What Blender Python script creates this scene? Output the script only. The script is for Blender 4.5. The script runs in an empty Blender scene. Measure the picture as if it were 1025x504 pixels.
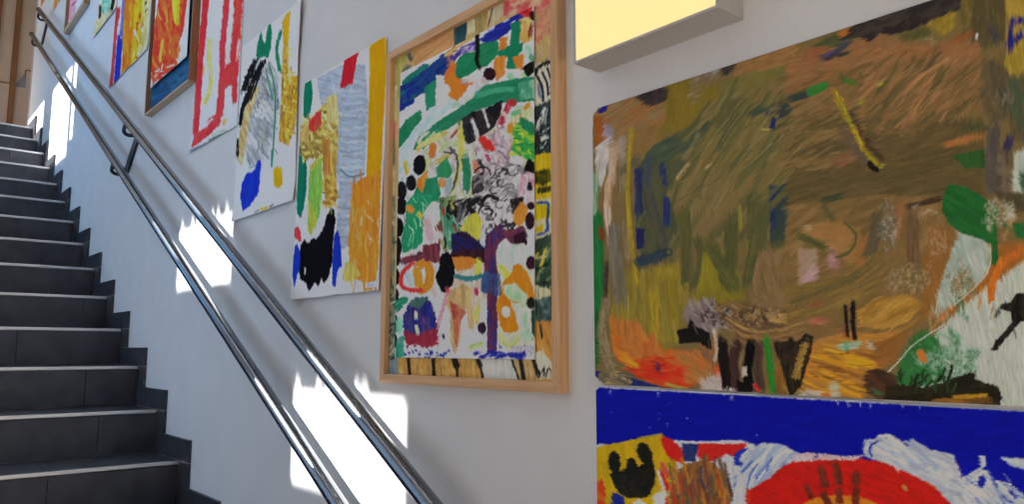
import bpy, math, random
import numpy as np
from mathutils import Vector
random.seed(7)
rng = np.random.default_rng(11)
C = bpy.context.scene.collection
# ------------------------------------------------------------------ camera calibration
PW, PH, FOC = 1025, 504, 770.7256
YAW, PITCH, ROLL = 0.8681, 0.1265, 0.0013
EYE = 1.644
CAM = np.array([0.0, -1.0, EYE])
fw = np.array([-math.sin(YAW)*math.cos(PITCH), math.cos(YAW)*math.cos(PITCH), math.sin(PITCH)])
rt = np.array([math.cos(YAW), math.sin(YAW), 0.0])
up = np.cross(rt, fw)
rt2 = rt*math.cos(ROLL)+up*math.sin(ROLL)
up2 = -rt*math.sin(ROLL)+up*math.cos(ROLL)
def on_wall(px, py, y=0.0):
    """point of the plane at distance y that the surveyed photograph shows at px, py"""
    d = rt2*(px-PW/2)/FOC + up2*(PH/2-py)/FOC + fw
    t = (y-CAM[1])/d[1]
    return CAM+t*d
def survey(X, Y, Z):
    q0, q1, q2 = X-CAM[0], Y-CAM[1], Z-CAM[2]
    a = rt2[0]*q0+rt2[1]*q1+rt2[2]*q2
    b = up2[0]*q0+up2[1]*q1+up2[2]*q2
    c = fw[0]*q0+fw[1]*q1+fw[2]*q2
    return PW/2+FOC*a/c, PH/2-FOC*b/c

def lin(c):
    c = np.asarray(c, float)
    return np.where(c <= .04045, c/12.92, ((c+.055)/1.055)**2.4)
def hx(s):
    return np.array([int(s[i:i+2], 16)/255 for i in (0, 2, 4)])

# ------------------------------------------------------------------ materials
def mat(name, color, rough=.6, metal=0., spec=.3, build=None):
    m = bpy.data.materials.new(name); m.use_nodes = True
    nt = m.node_tree; b = nt.nodes['Principled BSDF']
    b.inputs['Base Color'].default_value = (*color, 1)
    b.inputs['Roughness'].default_value = rough
    b.inputs['Metallic'].default_value = metal
    b.inputs['Specular IOR Level'].default_value = spec
    if build: build(nt, b)
    return m
def noise_mix(nt, b, c1, c2, scale, stretch=(1, 1, 1), detail=4, bump=0., lo=.35, hi=.65):
    tc = nt.nodes.new('ShaderNodeTexCoord'); mp = nt.nodes.new('ShaderNodeMapping')
    mp.inputs['Scale'].default_value = stretch
    n = nt.nodes.new('ShaderNodeTexNoise'); n.inputs['Scale'].default_value = scale; n.inputs['Detail'].default_value = detail
    r = nt.nodes.new('ShaderNodeValToRGB')
    r.color_ramp.elements[0].position = lo; r.color_ramp.elements[1].position = hi
    r.color_ramp.elements[0].color = (*c1, 1); r.color_ramp.elements[1].color = (*c2, 1)
    nt.links.new(tc.outputs['Object'], mp.inputs['Vector']); nt.links.new(mp.outputs[0], n.inputs['Vector'])
    nt.links.new(n.outputs['Fac'], r.inputs['Fac']); nt.links.new(r.outputs['Color'], b.inputs['Base Color'])
    if bump:
        bp = nt.nodes.new('ShaderNodeBump'); bp.inputs['Strength'].default_value = bump; bp.inputs['Distance'].default_value = .003
        nt.links.new(n.outputs['Fac'], bp.inputs['Height']); nt.links.new(bp.outputs[0], b.inputs['Normal'])
M = {}
M['plaster'] = mat('white_plaster', (.74, .74, .75), .75, spec=.2, build=lambda nt, b: noise_mix(nt, b, (.74, .735, .735), (.77, .77, .772), 7, bump=.12))
M['beige'] = mat('beige_panel', (.5, .38, .27), .6, build=lambda nt, b: noise_mix(nt, b, (.52, .41, .31), (.57, .46, .355), 3))
M['pinkbeige'] = mat('pinkish_panel', (.5, .37, .3), .6, build=lambda nt, b: noise_mix(nt, b, (.52, .40, .34), (.56, .43, .37), 3))
M['batten'] = mat('brown_wood', (.2, .09, .035), .5, build=lambda nt, b: noise_mix(nt, b, (.20, .085, .033), (.27, .125, .05), 9, (4, 4, .4)))
M['tile'] = mat('anthracite_tile', (.03, .032, .038), .42, spec=.4, build=lambda nt, b: noise_mix(nt, b, (.030, .033, .043), (.050, .054, .066), 14, bump=.05))
M['grout'] = mat('grey_grout', (.36, .36, .37), .9)
M['alu'] = mat('brushed_aluminium', (.62, .62, .63), .38, .85)
M['steel'] = mat('polished_steel', (.21, .22, .24), .18, 1.0)
M['darksteel'] = mat('dark_steel', (.05, .055, .065), .35, .6)
M['lamp_grey'] = mat('grey_lacquer', (.50, .48, .47), .5)
M['floor'] = mat('grey_floor', (.5, .4, .3), .5, build=lambda nt, b: noise_mix(nt, b, (.36, .30, .24), (.42, .35, .28), 6))
M['screw'] = mat('screw_steel', (.2, .2, .21), .35, .9)
def wood(name, c1, c2, axis):
    st = (1.5, 30, 30) if axis == 'x' else (30, 30, 1.5)
    return mat(name, c1, .45, spec=.3, build=lambda nt, b: noise_mix(nt, b, c1, c2, 4, st, 3))
M['beech_x'] = wood('beech_across', (.62, .36, .17), (.76, .46, .24), 'x')
M['beech_z'] = wood('beech_upright', (.62, .36, .17), (.76, .46, .24), 'z')
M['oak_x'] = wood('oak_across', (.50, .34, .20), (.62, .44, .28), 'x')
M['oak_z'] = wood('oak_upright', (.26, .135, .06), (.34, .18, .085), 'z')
def emis(nt, b):
    b.inputs['Emission Color'].default_value = (1.0, .77, .29, 1); b.inputs['Emission Strength'].default_value = 1.0
    b.inputs['Base Color'].default_value = (.3, .28, .2, 1)
M['glow'] = mat('lit_diffuser', (.5, .5, .4), .5, build=emis)
def paint_mat(name, rough, spec):
    def bld(nt, b):
        a = nt.nodes.new('ShaderNodeAttribute'); a.attribute_name = 'paint'
        nt.links.new(a.outputs['Color'], b.inputs['Base Color'])
        n = nt.nodes.new('ShaderNodeTexNoise'); n.inputs['Scale'].default_value = 260; n.inputs['Detail'].default_value = 3
        tc = nt.nodes.new('ShaderNodeTexCoord'); nt.links.new(tc.outputs['Object'], n.inputs['Vector'])
        bp = nt.nodes.new('ShaderNodeBump'); bp.inputs['Strength'].default_value = .15; bp.inputs['Distance'].default_value = .001
        nt.links.new(n.outputs['Fac'], bp.inputs['Height']); nt.links.new(bp.outputs[0], b.inputs['Normal'])
    return mat(name, (.5, .5, .5), rough, spec=spec, build=bld)
M['paint'] = paint_mat('poster_paint', .8, .04)
M['paint_gloss'] = paint_mat('acrylic_paint', .55, .10)

# ------------------------------------------------------------------ mesh helpers
class MB:
    def __init__(s): s.v = []; s.f = []
    def box(s, x0, x1, y0, y1, z0, z1):
        x0, x1 = min(x0, x1), max(x0, x1); y0, y1 = min(y0, y1), max(y0, y1); z0, z1 = min(z0, z1), max(z0, z1)
        n = len(s.v)
        s.v += [(x0, y0, z0), (x1, y0, z0), (x1, y1, z0), (x0, y1, z0), (x0, y0, z1), (x1, y0, z1), (x1, y1, z1), (x0, y1, z1)]
        s.f += [tuple(n+i for i in q) for q in ((0, 3, 2, 1), (4, 5, 6, 7), (0, 1, 5, 4), (1, 2, 6, 5), (2, 3, 7, 6), (3, 0, 4, 7))]
        return s
    def prism(s, pts, y0, y1):
        """polygon in x, z extruded along y"""
        a = sum(pts[i][0]*pts[(i+1) % len(pts)][1]-pts[(i+1) % len(pts)][0]*pts[i][1] for i in range(len(pts)))
        if a < 0: pts = pts[::-1]
        y0, y1 = min(y0, y1), max(y0, y1); n = len(s.v); k = len(pts)
        s.v += [(x, y0, z) for x, z in pts]+[(x, y1, z) for x, z in pts]
        s.f.append(tuple(range(n, n+k))); s.f.append(tuple(range(n+2*k-1, n+k-1, -1)))
        s.f += [(n+i, n+k+i, n+k+(i+1) % k, n+(i+1) % k) for i in range(k)]
        return s
    def tube(s, pts, r, seg=16, cap=True):
        P = [Vector(p) for p in pts]; rings = []
        ref = None
        for i, p in enumerate(P):
            t = (P[min(i+1, len(P)-1)]-P[max(i-1, 0)]).normalized()
            if ref is None: ref = Vector((0, 0, 1)) if abs(t.z) < .9 else Vector((1, 0, 0))
            a = (ref-t*ref.dot(t)).normalized(); b = t.cross(a); ref = a
            n = len(s.v)
            s.v += [tuple(p+(a*math.cos(2*math.pi*j/seg)+b*math.sin(2*math.pi*j/seg))*r) for j in range(seg)]
            rings.append(n)
        for a, b in zip(rings, rings[1:]):
            s.f += [(a+j, a+(j+1) % seg, b+(j+1) % seg, b+j) for j in range(seg)]
        if cap:
            s.f.append(tuple(rings[0]+j for j in range(seg))[::-1]); s.f.append(tuple(rings[-1]+j for j in range(seg)))
        return s
    def build(s, name, m, parent=None, bevel=0., smooth=False):
        me = bpy.data.meshes.new(name); me.from_pydata(s.v, [], s.f); me.update()
        me.materials.append(m)
        if smooth:
            for p in me.polygons: p.use_smooth = len(p.vertices) == 4
        o = bpy.data.objects.new(name, me); C.objects.link(o)
        if parent: o.parent = parent; o.matrix_parent_inverse = parent.matrix_basis.inverted()
        if bevel:
            b = o.modifiers.new('bevel', 'BEVEL'); b.width = bevel; b.segments = 2; b.limit_method = 'ANGLE'
        return o
def tag(o, label=None, cat=None, group=None, kind=None):
    if label: o['label'] = label
    if cat: o['category'] = cat
    if group: o['group'] = group
    if kind: o['kind'] = kind
    return o
def thing(name, loc, label, cat, group=None):
    o = bpy.data.objects.new(name, None); C.objects.link(o); o.location = loc; o.empty_display_size = .1
    return tag(o, label, cat, group)
def struct(name, mb, m, label=None):
    return tag(mb.build(name, m), label, None, None, 'structure')

# ------------------------------------------------------------------ paint engine: brush work laid down on a sheet, kept as colour and relief of its mesh
TAB = rng.random((256, 256))
def nz(u, v, s=0):
    u = np.asarray(u, float)+s*17.31; v = np.asarray(v, float)+s*5.77
    i = np.floor(u).astype(int); j = np.floor(v).astype(int); a = u-i; b = v-j
    a = a*a*(3-2*a); b = b*b*(3-2*b)
    i0, i1, j0, j1 = i & 255, (i+1) & 255, j & 255, (j+1) & 255
    return (TAB[i0, j0]*(1-a)+TAB[i1, j0]*a)*(1-b)+(TAB[i0, j1]*(1-a)+TAB[i1, j1]*a)*b
def sst(x): x = np.clip(x, 0, 1); return x*x*(3-2*x)
def smooth_line(p, closed=False, n=6):
    p = [np.array(q, float) for q in p]
    if len(p) < 3: return p
    out = []; k = len(p)
    for i in range(k if closed else k-1):
        if closed: a, b, c, d = p[i-1], p[i], p[(i+1) % k], p[(i+2) % k]
        else: a, b, c, d = p[max(i-1, 0)], p[i], p[i+1], p[min(i+2, k-1)]
        for t in np.arange(n)/n:
            out.append(.5*((2*b)+(c-a)*t+(2*a-5*b+4*c-d)*t*t+(3*b-a-3*c+d)*t**3))
    if not closed: out.append(p[-1])
    return out
class Sheet:
    def __init__(s, x0, x1, z0, z1, res, base, y=0., tint=(1, 1, 1)):
        """a sheet on the wall; base = paper colour; marks are given in survey units"""
        s.x0, s.x1, s.z0, s.z1, s.y = x0, x1, z0, z1, y
        s.nx = max(4, int((x1-x0)*res)); s.nz = max(4, int((z1-z0)*res))
        X, Z = np.meshgrid(np.linspace(x0, x1, s.nx), np.linspace(z0, z1, s.nz))
        s.X, s.Z = X, Z
        U, V = survey(X, np.full_like(X, y), Z)
        s.U, s.V = U.ravel(), V.ravel()
        s.c = np.tile(hx(base), (s.U.size, 1)); s.h = np.zeros(s.U.size)
        s.c *= (1+.03*(nz(s.U/3, s.V/3)-.5))[:, None]
        s.k = 1; s.keep = None; s.grow = 0.
    def _sel(s, p, pad):
        a = np.array(p); lo = a.min(0)-pad; hi = a.max(0)+pad
        return np.nonzero((s.U > lo[0]) & (s.U < hi[0]) & (s.V > lo[1]) & (s.V < hi[1]))[0]
    def _put(s, i, cov, col, col2, br, br2, tex, h):
        c = hx(col)
        if col2 is not None:
            m = sst((br2-.3)/.4)[:, None]; c = c*(1-m)+hx(col2)*m
        c = np.clip(c*(1+tex*(br-.5))[:, None], 0, 1)
        s.c[i] = s.c[i]*(1-cov[:, None])+c*cov[:, None]
        s.h[i] = s.h[i]*(1-cov*.8)+cov*(h*(.35+br))
    def S(s, w, col, pts, c2=None, dry=0., a=1., tex=.25, rough=.35, h=.5, curve=True):
        """one brush stroke: width (or widths at start and end), colour, path"""
        s.k += 1; k = s.k
        w0, w1 = (w if isinstance(w, tuple) else (w, w))
        P = smooth_line(pts) if curve else [np.array(q, float) for q in pts]
        if len(P) == 1: P = [P[0], P[0]+.01]
        i = s._sel(P, max(w0, w1)/2+2)
        if not i.size: return
        u, v = s.U[i], s.V[i]; D = np.full(i.size, 1e9); T = np.zeros(i.size); SD = np.zeros(i.size); L = 0
        for p, q in zip(P, P[1:]):
            d = q-p; l = math.hypot(*d)+1e-6; e = d/l
            t = np.clip((u-p[0])*e[0]+(v-p[1])*e[1], 0, l)
            dx, dy = u-p[0]-t*e[0], v-p[1]-t*e[1]; r = np.hypot(dx, dy); g = r < D
            D = np.where(g, r, D); T = np.where(g, L+t, T); SD = np.where(g, np.sign(e[0]*dy-e[1]*dx)*r, SD); L += l
        W = w0+(w1-w0)*np.clip(T/max(L, 1e-6), 0, 1)+s.grow*min(1., w0/4)
        br = .65*nz(SD/1.1+50, T/16, k)+.35*nz(SD/.7, T/5, k+3)
        br2 = .6*nz(SD/2.2+9, T/22, k+7)+.4*nz(u/3, v/3, k)
        edge = W/2-D+rough*np.minimum(W, 9)*(.32*(nz(T/5, np.sign(SD)*3, k+2)-.55)+.35*(nz(u/.9, v/.9, k)-.55)+.25*(nz(u/2.2, v/2.2, k+4)-.5))
        cov = sst(edge/(.9+.06*np.minimum(W, 12))+.5)*a
        if L > 1.6*max(w0, w1) and curve:
            e1 = nz(SD/.75, 3.3, k+5); e2 = nz(SD/.75, 8.7, k+6)
            cov = cov*sst((T-e1*W*.3+W*.15)/1.2+.6)*sst((L-T-e2*W*.55+W*.15)/1.5+.6)
        if dry: cov = cov*sst((br-dry*.75)/.12)
        s._put(i, cov, col, c2, br, br2, tex, h)
    def P(s, col, pts, c2=None, dry=0., a=1., tex=.25, rough=1.2, ang=90., h=.5, round=False, sc=1.):
        """a filled patch of paint with a ragged edge, brushed along ang"""
        s.k += 1; k = s.k
        P = smooth_line(pts, True, 5) if round else [np.array(q, float) for q in pts]
        i = s._sel(P, 3)
        if not i.size: return
        u, v = s.U[i], s.V[i]; D = np.full(i.size, 1e9); ins = np.zeros(i.size, bool)
        for p, q in zip(P, P[1:]+P[:1]):
            d = q-p; l2 = d@d+1e-9
            t = np.clip(((u-p[0])*d[0]+(v-p[1])*d[1])/l2, 0, 1)
            D = np.minimum(D, np.hypot(u-p[0]-t*d[0], v-p[1]-t*d[1]))
            if abs(d[1]) > 1e-9:
                ins ^= ((p[1] > v) != (q[1] > v)) & (u < d[0]*(v-p[1])/d[1]+p[0])
        D = np.where(ins, D, -D)+s.grow
        ca, sa = math.cos(math.radians(ang)), math.sin(math.radians(ang))
        al = (u*ca+v*sa)/sc; ac = (-u*sa+v*ca)/sc
        wob = 1.5*(nz(al/14, ac/9, k+11)-.5)
        br = .65*nz(ac/1.2+wob, al/15, k)+.35*nz(ac/.7, al/5, k+3)
        br2 = .55*nz(ac/3+wob, al/20, k+7)+.45*nz(u/4/sc, v/4/sc, k)
        cov = sst((D+rough*(nz(u/2.4, v/2.4, k+2)+.6*nz(u/.9, v/.9, k+5)-.8))/.9+.5)*a
        if dry: cov = cov*sst((.6*br+.4*nz(u/1.4, v/1.4, k+9)-dry*.75)/.1)
        s._put(i, cov, col, c2, br, br2, tex, h)
    def E(s, col, x, y, rx, ry, rot=0., **kw):
        r = math.radians(rot)
        pts = [(x+rx*math.cos(t)*math.cos(r)-ry*math.sin(t)*math.sin(r), y+rx*math.cos(t)*math.sin(r)+ry*math.sin(t)*math.cos(r)) for t in np.linspace(0, 2*math.pi, 13)[:-1]]
        kw.setdefault('rough', .5); s.P(col, pts, **kw)
    def dabs(s, n, box, cols, ln, w, ang, jit=20, **kw):
        """many short strokes scattered over a region (polygon or box)"""
        R = random.Random(s.k*31+n)
        for _ in range(n):
            x = R.uniform(box[0], box[2]); y = R.uniform(box[1], box[3]); a = math.radians(ang+R.uniform(-jit, jit)); l = ln*R.uniform(.5, 1.3)/2
            b = R.uniform(-.25, .25)*l
            s.S(w*R.uniform(.5, 1.3), R.choice(cols), [(x-l*math.cos(a), y-l*math.sin(a)), (x-b*math.sin(a), y+b*math.cos(a)), (x+l*math.cos(a), y+l*math.sin(a))], **kw)
    def spots(s, n, box, cols, r0, r1):
        R = random.Random(s.k*37+n)
        for _ in range(n):
            x = R.uniform(box[0], box[2]); y = R.uniform(box[1], box[3]); r = R.uniform(r0, r1)
            s.S(r*2, R.choice(cols), [(x, y), (x+.4*r, y+.4*r)], rough=.2)
    def mottle(s, box, cols, thr=.6, sc=2., amp=1., a=.8, seed=0):
        """paint broken by the tooth of the paper"""
        i = s._sel([(box[0], box[1]), (box[2], box[3])], 0)
        if not i.size: return
        u, v = s.U[i], s.V[i]
        ex = (u-(box[0]+box[2])/2)/((box[2]-box[0])/2); ey = (v-(box[1]+box[3])/2)/((box[3]-box[1])/2)
        f = sst(1.5-1.5*np.sqrt(ex*ex+ey*ey)+.9*(nz(u/7, v/9, seed+50)-.5))
        for q, col in enumerate(cols):
            n = .35*nz(u/sc/2.6, v/sc/3.4, seed+q*5)+.35*nz(u/sc, v/sc/1.3, seed+q+2)+.3*nz(u/sc*2.2, v/sc*1.6, seed+q)
            cov = sst((n*(.35+.65*f)-thr*.85)/.12)*a*f
            s.c[i] = s.c[i]*(1-cov[:, None])+hx(col)*cov[:, None]; s.h[i] += cov*.4
    def drag(s, ln, field, wd=1., mix=1., seed=0, n=3, sel=None):
        """pull the wet paint along the brush direction: field = [(x, y, reach, angle)] in survey units"""
        u, v = s.U, s.V
        sx = sy = 1e-9; wsum = 1e-9
        cx = np.zeros(u.size); cy = np.zeros(u.size)
        for x, y, r, a in field:
            w = np.exp(-((u-x)**2+(v-y)**2)/(r*r)); cx += w*math.cos(math.radians(2*a)); cy += w*math.sin(math.radians(2*a))
        th = .5*np.arctan2(cy, cx)+.5*(nz(u/25, v/25, seed+1)-.5)
        ca, sa = np.cos(th), np.sin(th)
        al, ac = u*ca+v*sa, -u*sa+v*ca
        # bristle tracks: offsets that change fast across the brush and slowly along it
        b = np.zeros(u.size)
        g = nz((u+v*.37)/wd, (v-u*.37)/wd, seed+2)
        for t in np.linspace(-1, 1, 7):
            b += nz((u+ca*t*ln)/wd, (v+sa*t*ln)/wd, seed+3)
        b = np.clip((b/7-.5)*2.2+.5, 0, 1)
        src = s.c.reshape(s.nz, s.nx, 3); hs = s.h.reshape(s.nz, s.nx)
        out = np.zeros_like(s.c); ho = np.zeros(u.size)
        for q in np.linspace(-.18, .18, n):
            off = (2*b-1+q)*ln
            uu, vv = u+ca*off, v+sa*off
            d = [rt2[j]*(uu-PW/2)/FOC+up2[j]*(PH/2-vv)/FOC+fw[j] for j in range(3)]
            t = (s.y-CAM[1])/d[1]; X = CAM[0]+t*d[0]; Z = CAM[2]+t*d[2]
            ix = np.clip(np.rint((X-s.x0)/(s.x1-s.x0)*(s.nx-1)), 0, s.nx-1).astype(int); iz = np.clip(np.rint((Z-s.z0)/(s.z1-s.z0)*(s.nz-1)), 0, s.nz-1).astype(int)
            out += src[iz, ix]/n; ho += hs[iz, ix]/n
        m = np.full(u.size, mix)
        if sel is not None:
            m = m*sst(np.minimum(np.minimum(u-sel[0], sel[2]-u), np.minimum(v-sel[1], sel[3]-v))/8)
        s.c = s.c*(1-m[:, None])+out*m[:, None]; s.h = s.h*(1-m)+(ho*.7+b*.5)*m
    def outline(s, pts):
        """the sheet's cut edge"""
        u, v = s.U, s.V; ins = np.zeros(u.size, bool)
        for p, q in zip(pts, pts[1:]+pts[:1]):
            if abs(q[1]-p[1]) > 1e-9: ins ^= ((p[1] > v) != (q[1] > v)) & (u < (q[0]-p[0])*(v-p[1])/(q[1]-p[1])+p[0])
        s.keep = ins.reshape(s.nz, s.nx)
    def build(s, name, parent=None, light=(.5, .5, .5), th=.0006, relief=.0006, bend=None, m='paint', y=None):
        y = s.y if y is None else y
        alb = np.clip(lin(s.c)/np.array(light), .004, .9)
        Yv = np.full_like(s.X, y)
        if bend is not None:
            Yv = Yv-bend((s.X-s.x0)/(s.x1-s.x0), (s.Z-s.z0)/(s.z1-s.z0))
        yf = Yv-th-relief*np.clip(s.h.reshape(s.nz, s.nx), 0, 1.5)
        nv = s.X.size
        idx = np.arange(nv).reshape(s.nz, s.nx)
        co = np.stack([s.X, yf, s.Z], -1).reshape(-1, 3); cb = np.stack([s.X, Yv, s.Z], -1).reshape(-1, 3)
        kp = np.ones((s.nz-1, s.nx-1), bool)
        if s.keep is not None: kp = s.keep[:-1, :-1] & s.keep[1:, :-1] & s.keep[:-1, 1:] & s.keep[1:, 1:]
        r, c = np.nonzero(kp)
        q = np.stack([idx[r, c], idx[r, c+1], idx[r+1, c+1], idx[r+1, c]], 1)
        pad = np.pad(kp, 1); sides = []
        for dr, dc, a, b in ((-1, 0, (0, 0), (0, 1)), (1, 0, (1, 1), (1, 0)), (0, -1, (1, 0), (0, 0)), (0, 1, (0, 1), (1, 1))):
            e = ~pad[r+1+dr, c+1+dc]; rr, cc = r[e], c[e]
            p1 = idx[rr+a[0], cc+a[1]]; p2 = idx[rr+b[0], cc+b[1]]
            sides.append(np.stack([p2, p1, p1+nv, p2+nv], 1))
        q = np.concatenate([q]+sides+[(q+nv)[:, ::-1]])
        co = np.concatenate([co, cb]); al = np.concatenate([alb, np.full((nv, 3), .7)])
        used = np.unique(q); mp = np.zeros(2*nv, int); mp[used] = np.arange(used.size)
        q = mp[q]; co = co[used]; al = al[used]
        me = bpy.data.meshes.new(name)
        me.vertices.add(len(co)); me.vertices.foreach_set('co', co.astype(np.float32).ravel())
        me.loops.add(q.size); me.loops.foreach_set('vertex_index', q.astype(np.int32).ravel())
        me.polygons.add(len(q)); me.polygons.foreach_set('loop_start', np.arange(0, q.size, 4, dtype=np.int32))
        at = me.color_attributes.new('paint', 'FLOAT_COLOR', 'POINT')
        at.data.foreach_set('color', np.concatenate([al, np.ones((len(al), 1))], 1).astype(np.float32).ravel())
        me.update(calc_edges=True); me.validate()
        me.polygons.foreach_set('use_smooth', np.ones(len(me.polygons), bool))
        me.materials.append(M[m])
        o = bpy.data.objects.new(name, me); C.objects.link(o)
        if parent: o.parent = parent; o.matrix_parent_inverse = parent.matrix_basis.inverted()
        return o
# ------------------------------------------------------------------ the stairwell
X0, Z0, D, H = -6.0792, 1.1469+EYE, .32645, .17441      # nosing 0 and the going and rise of a step
SW, SS = .0967, .083                                    # width and height of the skirting plates
KT, KB = -4, 15                                         # top and bottom nosing
STW = 1.55
def nos(k): return X0+k*D, Z0-k*H
ZT = nos(KT)[1]
wr = MB(); wr.box(-7.77, 6, 0, .2, 0, 7.0)
struct('wall_right', wr, M['plaster'], 'white plaster wall climbing beside the stairs')
FY = -1.6
SUN = (.7, 1., -1.1)
holes = []
def sun_hole(xa, xb, za, zb, th=.06):
    za += EYE; zb += EYE; y = -FY
    return (xa-SUN[0]*(y+th), xb-SUN[0]*y, za+1.1*y, zb+1.1*(y+th))
for r in ((-2.17, -1.57, -.375, -.075), (-3.335, -2.737, .247, .53), (-6.63, -5.94, 1.33, 1.96), (-5.855, -5.77, 1.42, 1.95), (-7.75, -7.0, 1.0, 1.98)):
    holes.append(sun_hole(*r))
FILL_PANES = [(-6.9, -4.75, 2.5, 4.5), (-4.3, -2.3, .9, 2.75), (-5.6, -4.7, 4.7, 5.6)]  # frosted panes added out of view to brighten the stairwell
holes += FILL_PANES+[(-10.5, -9.0, 4.5, 6.9)]  # last opening added, unseen, so sun off the landing brightens the far wall
xs = sorted({-10.6, .1}|{h[0] for h in holes}|{h[1] for h in holes})
wf = MB()
for xa, xb in zip(xs, xs[1:]):
    zs = [0]
    for h in sorted((h for h in holes if h[0] <= xa+1e-6 and h[1] >= xb-1e-6), key=lambda h: h[2]): zs += [h[2], h[3]]
    zs.append(7.0)
    for i in range(0, len(zs), 2): wf.box(xa, xb, FY-.06, FY, zs[i], zs[i+1])
struct('wall_left', wf, M['plaster'], 'white wall with small windows opposite the paintings')
M['frosted'] = mat('fill_pane_glass', (.8, .9, 1), .6)
nt = M['frosted'].node_tree; tr = nt.nodes.new('ShaderNodeBsdfTranslucent'); tr.inputs[0].default_value = (.32, .47, .63, 1)
nt.links.new(tr.outputs[0], nt.nodes['Material Output'].inputs['Surface'])
M['frosted_plain'] = mat('plain_fill_pane_glass', (.9, .9, .9), .6)
nt = M['frosted_plain'].node_tree; tr = nt.nodes.new('ShaderNodeBsdfTranslucent'); tr.inputs[0].default_value = (.385, .465, .56, 1)
nt.links.new(tr.outputs[0], nt.nodes['Material Output'].inputs['Surface'])
for n, h in enumerate(FILL_PANES):
    q = MB(); q.box(h[0], h[1], FY-.035, FY-.025, h[2], h[3]); struct('fill_pane_%d' % (n+1), q, M['frosted_plain' if n == 1 else 'frosted'], 'frosted pane added out of view for fill light')
# teeth added out of view in two low windows to notch the sun patches
for n, (h, cuts) in enumerate(((holes[0], (.0, .05, .26, .34, .60, .66, .97)), (holes[1], (.0, .07, .27, .36, .63, .72, .86, .97)))):
    v = MB(); w = h[1]-h[0]; t = h[3]
    dr = .062
    for a, b in zip(cuts, cuts[1:]):
        xa = h[0]+w*a; xb = h[0]+w*b
        v.prism([(xa-.001, t), (xb+.001, t), (xb-.014, t-dr), (xa+.014, t-dr)], FY-.045, FY-.04)
    struct('trim_%d' % (n+1), v, M['plaster'], 'added unseen teeth notching a sun patch, in a low opening of the wall opposite')
fl = MB(); fl.box(-.9, 6, FY, 0, -.1, 0); fl.box(.1, 6, -6, FY, -.1, 0)
struct('floor', fl, M['floor'])
ld = MB(); ld.box(-10.5, nos(KT)[0]-D, FY, 2.2, ZT-.2, ZT)
struct('floor_landing', ld, mat('pale_landing_stone', (.6, .55, .48), .6, build=lambda nt, b: noise_mix(nt, b, (.58, .53, .46), (.64, .59, .52), 5)))
wb = MB(); wb.box(-10.6, -10.5, FY, 2.2, ZT-.2, 7.0)
struct('wall_back', wb, M['beige'], 'beige panelled wall beyond the top of the stairs')
def back(px, py, x=-10.5):
    d = rt2*(px-PW/2)/FOC + up2*(PH/2-py)/FOC + fw
    return CAM+(x-CAM[0])/d[0]*d
# lower panel, joints, battens
zj = back(7, 83)[2]
pl = MB(); pl.box(-10.5, -10.485, FY, 2.2, ZT, zj)
yr = back(25, 80)[1]; zr = back(27, 71)[2]
pl.box(-10.5, -10.485, yr, 2.2, zj, zr)
struct('trim_3', pl, M['pinkbeige'], 'pinkish lower panel of the far wall')
jt = MB(); jt.box(-10.5, -10.482, FY, yr-.0, zj-.012, zj+.004); jt.box(-10.5, -10.482, yr-.008, yr+.006, zj, zr); jt.box(-10.5, -10.482, yr, 2.2, zr-.004, zr+.012)
struct('trim_4', jt, M['batten'], 'dark joint line of the far wall')
gt = MB()  # flat grey triangle laid on the wall as a patch of shade
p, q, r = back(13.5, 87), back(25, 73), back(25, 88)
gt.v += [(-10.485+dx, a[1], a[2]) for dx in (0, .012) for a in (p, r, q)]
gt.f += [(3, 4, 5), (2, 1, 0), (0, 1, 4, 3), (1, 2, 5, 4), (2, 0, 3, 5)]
struct('trim_5', gt, mat('shade_grey', (.22, .22, .25), .6), 'grey triangle painted as a patch of shade on the far wall')
for n, (pa, pb) in enumerate(((16.8, 22.3), (-3.5, 2.6))):
    bt = MB(); y0 = back(pa, 0)[1]; y1 = back(pb, 0)[1]
    bt.box(-10.5, -10.44, y0, y1, ZT, 7.0)
    struct('trim_%d' % (6+n), bt, M['batten'], 'upright brown wooden batten on the far beige wall')
cb = MB(); cb.box(-7.79, -7.755, -.006, .2, ZT, 7.0)
struct('trim_8', cb, M['pinkbeige'], 'narrow beige edge strip where the white wall ends')

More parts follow.
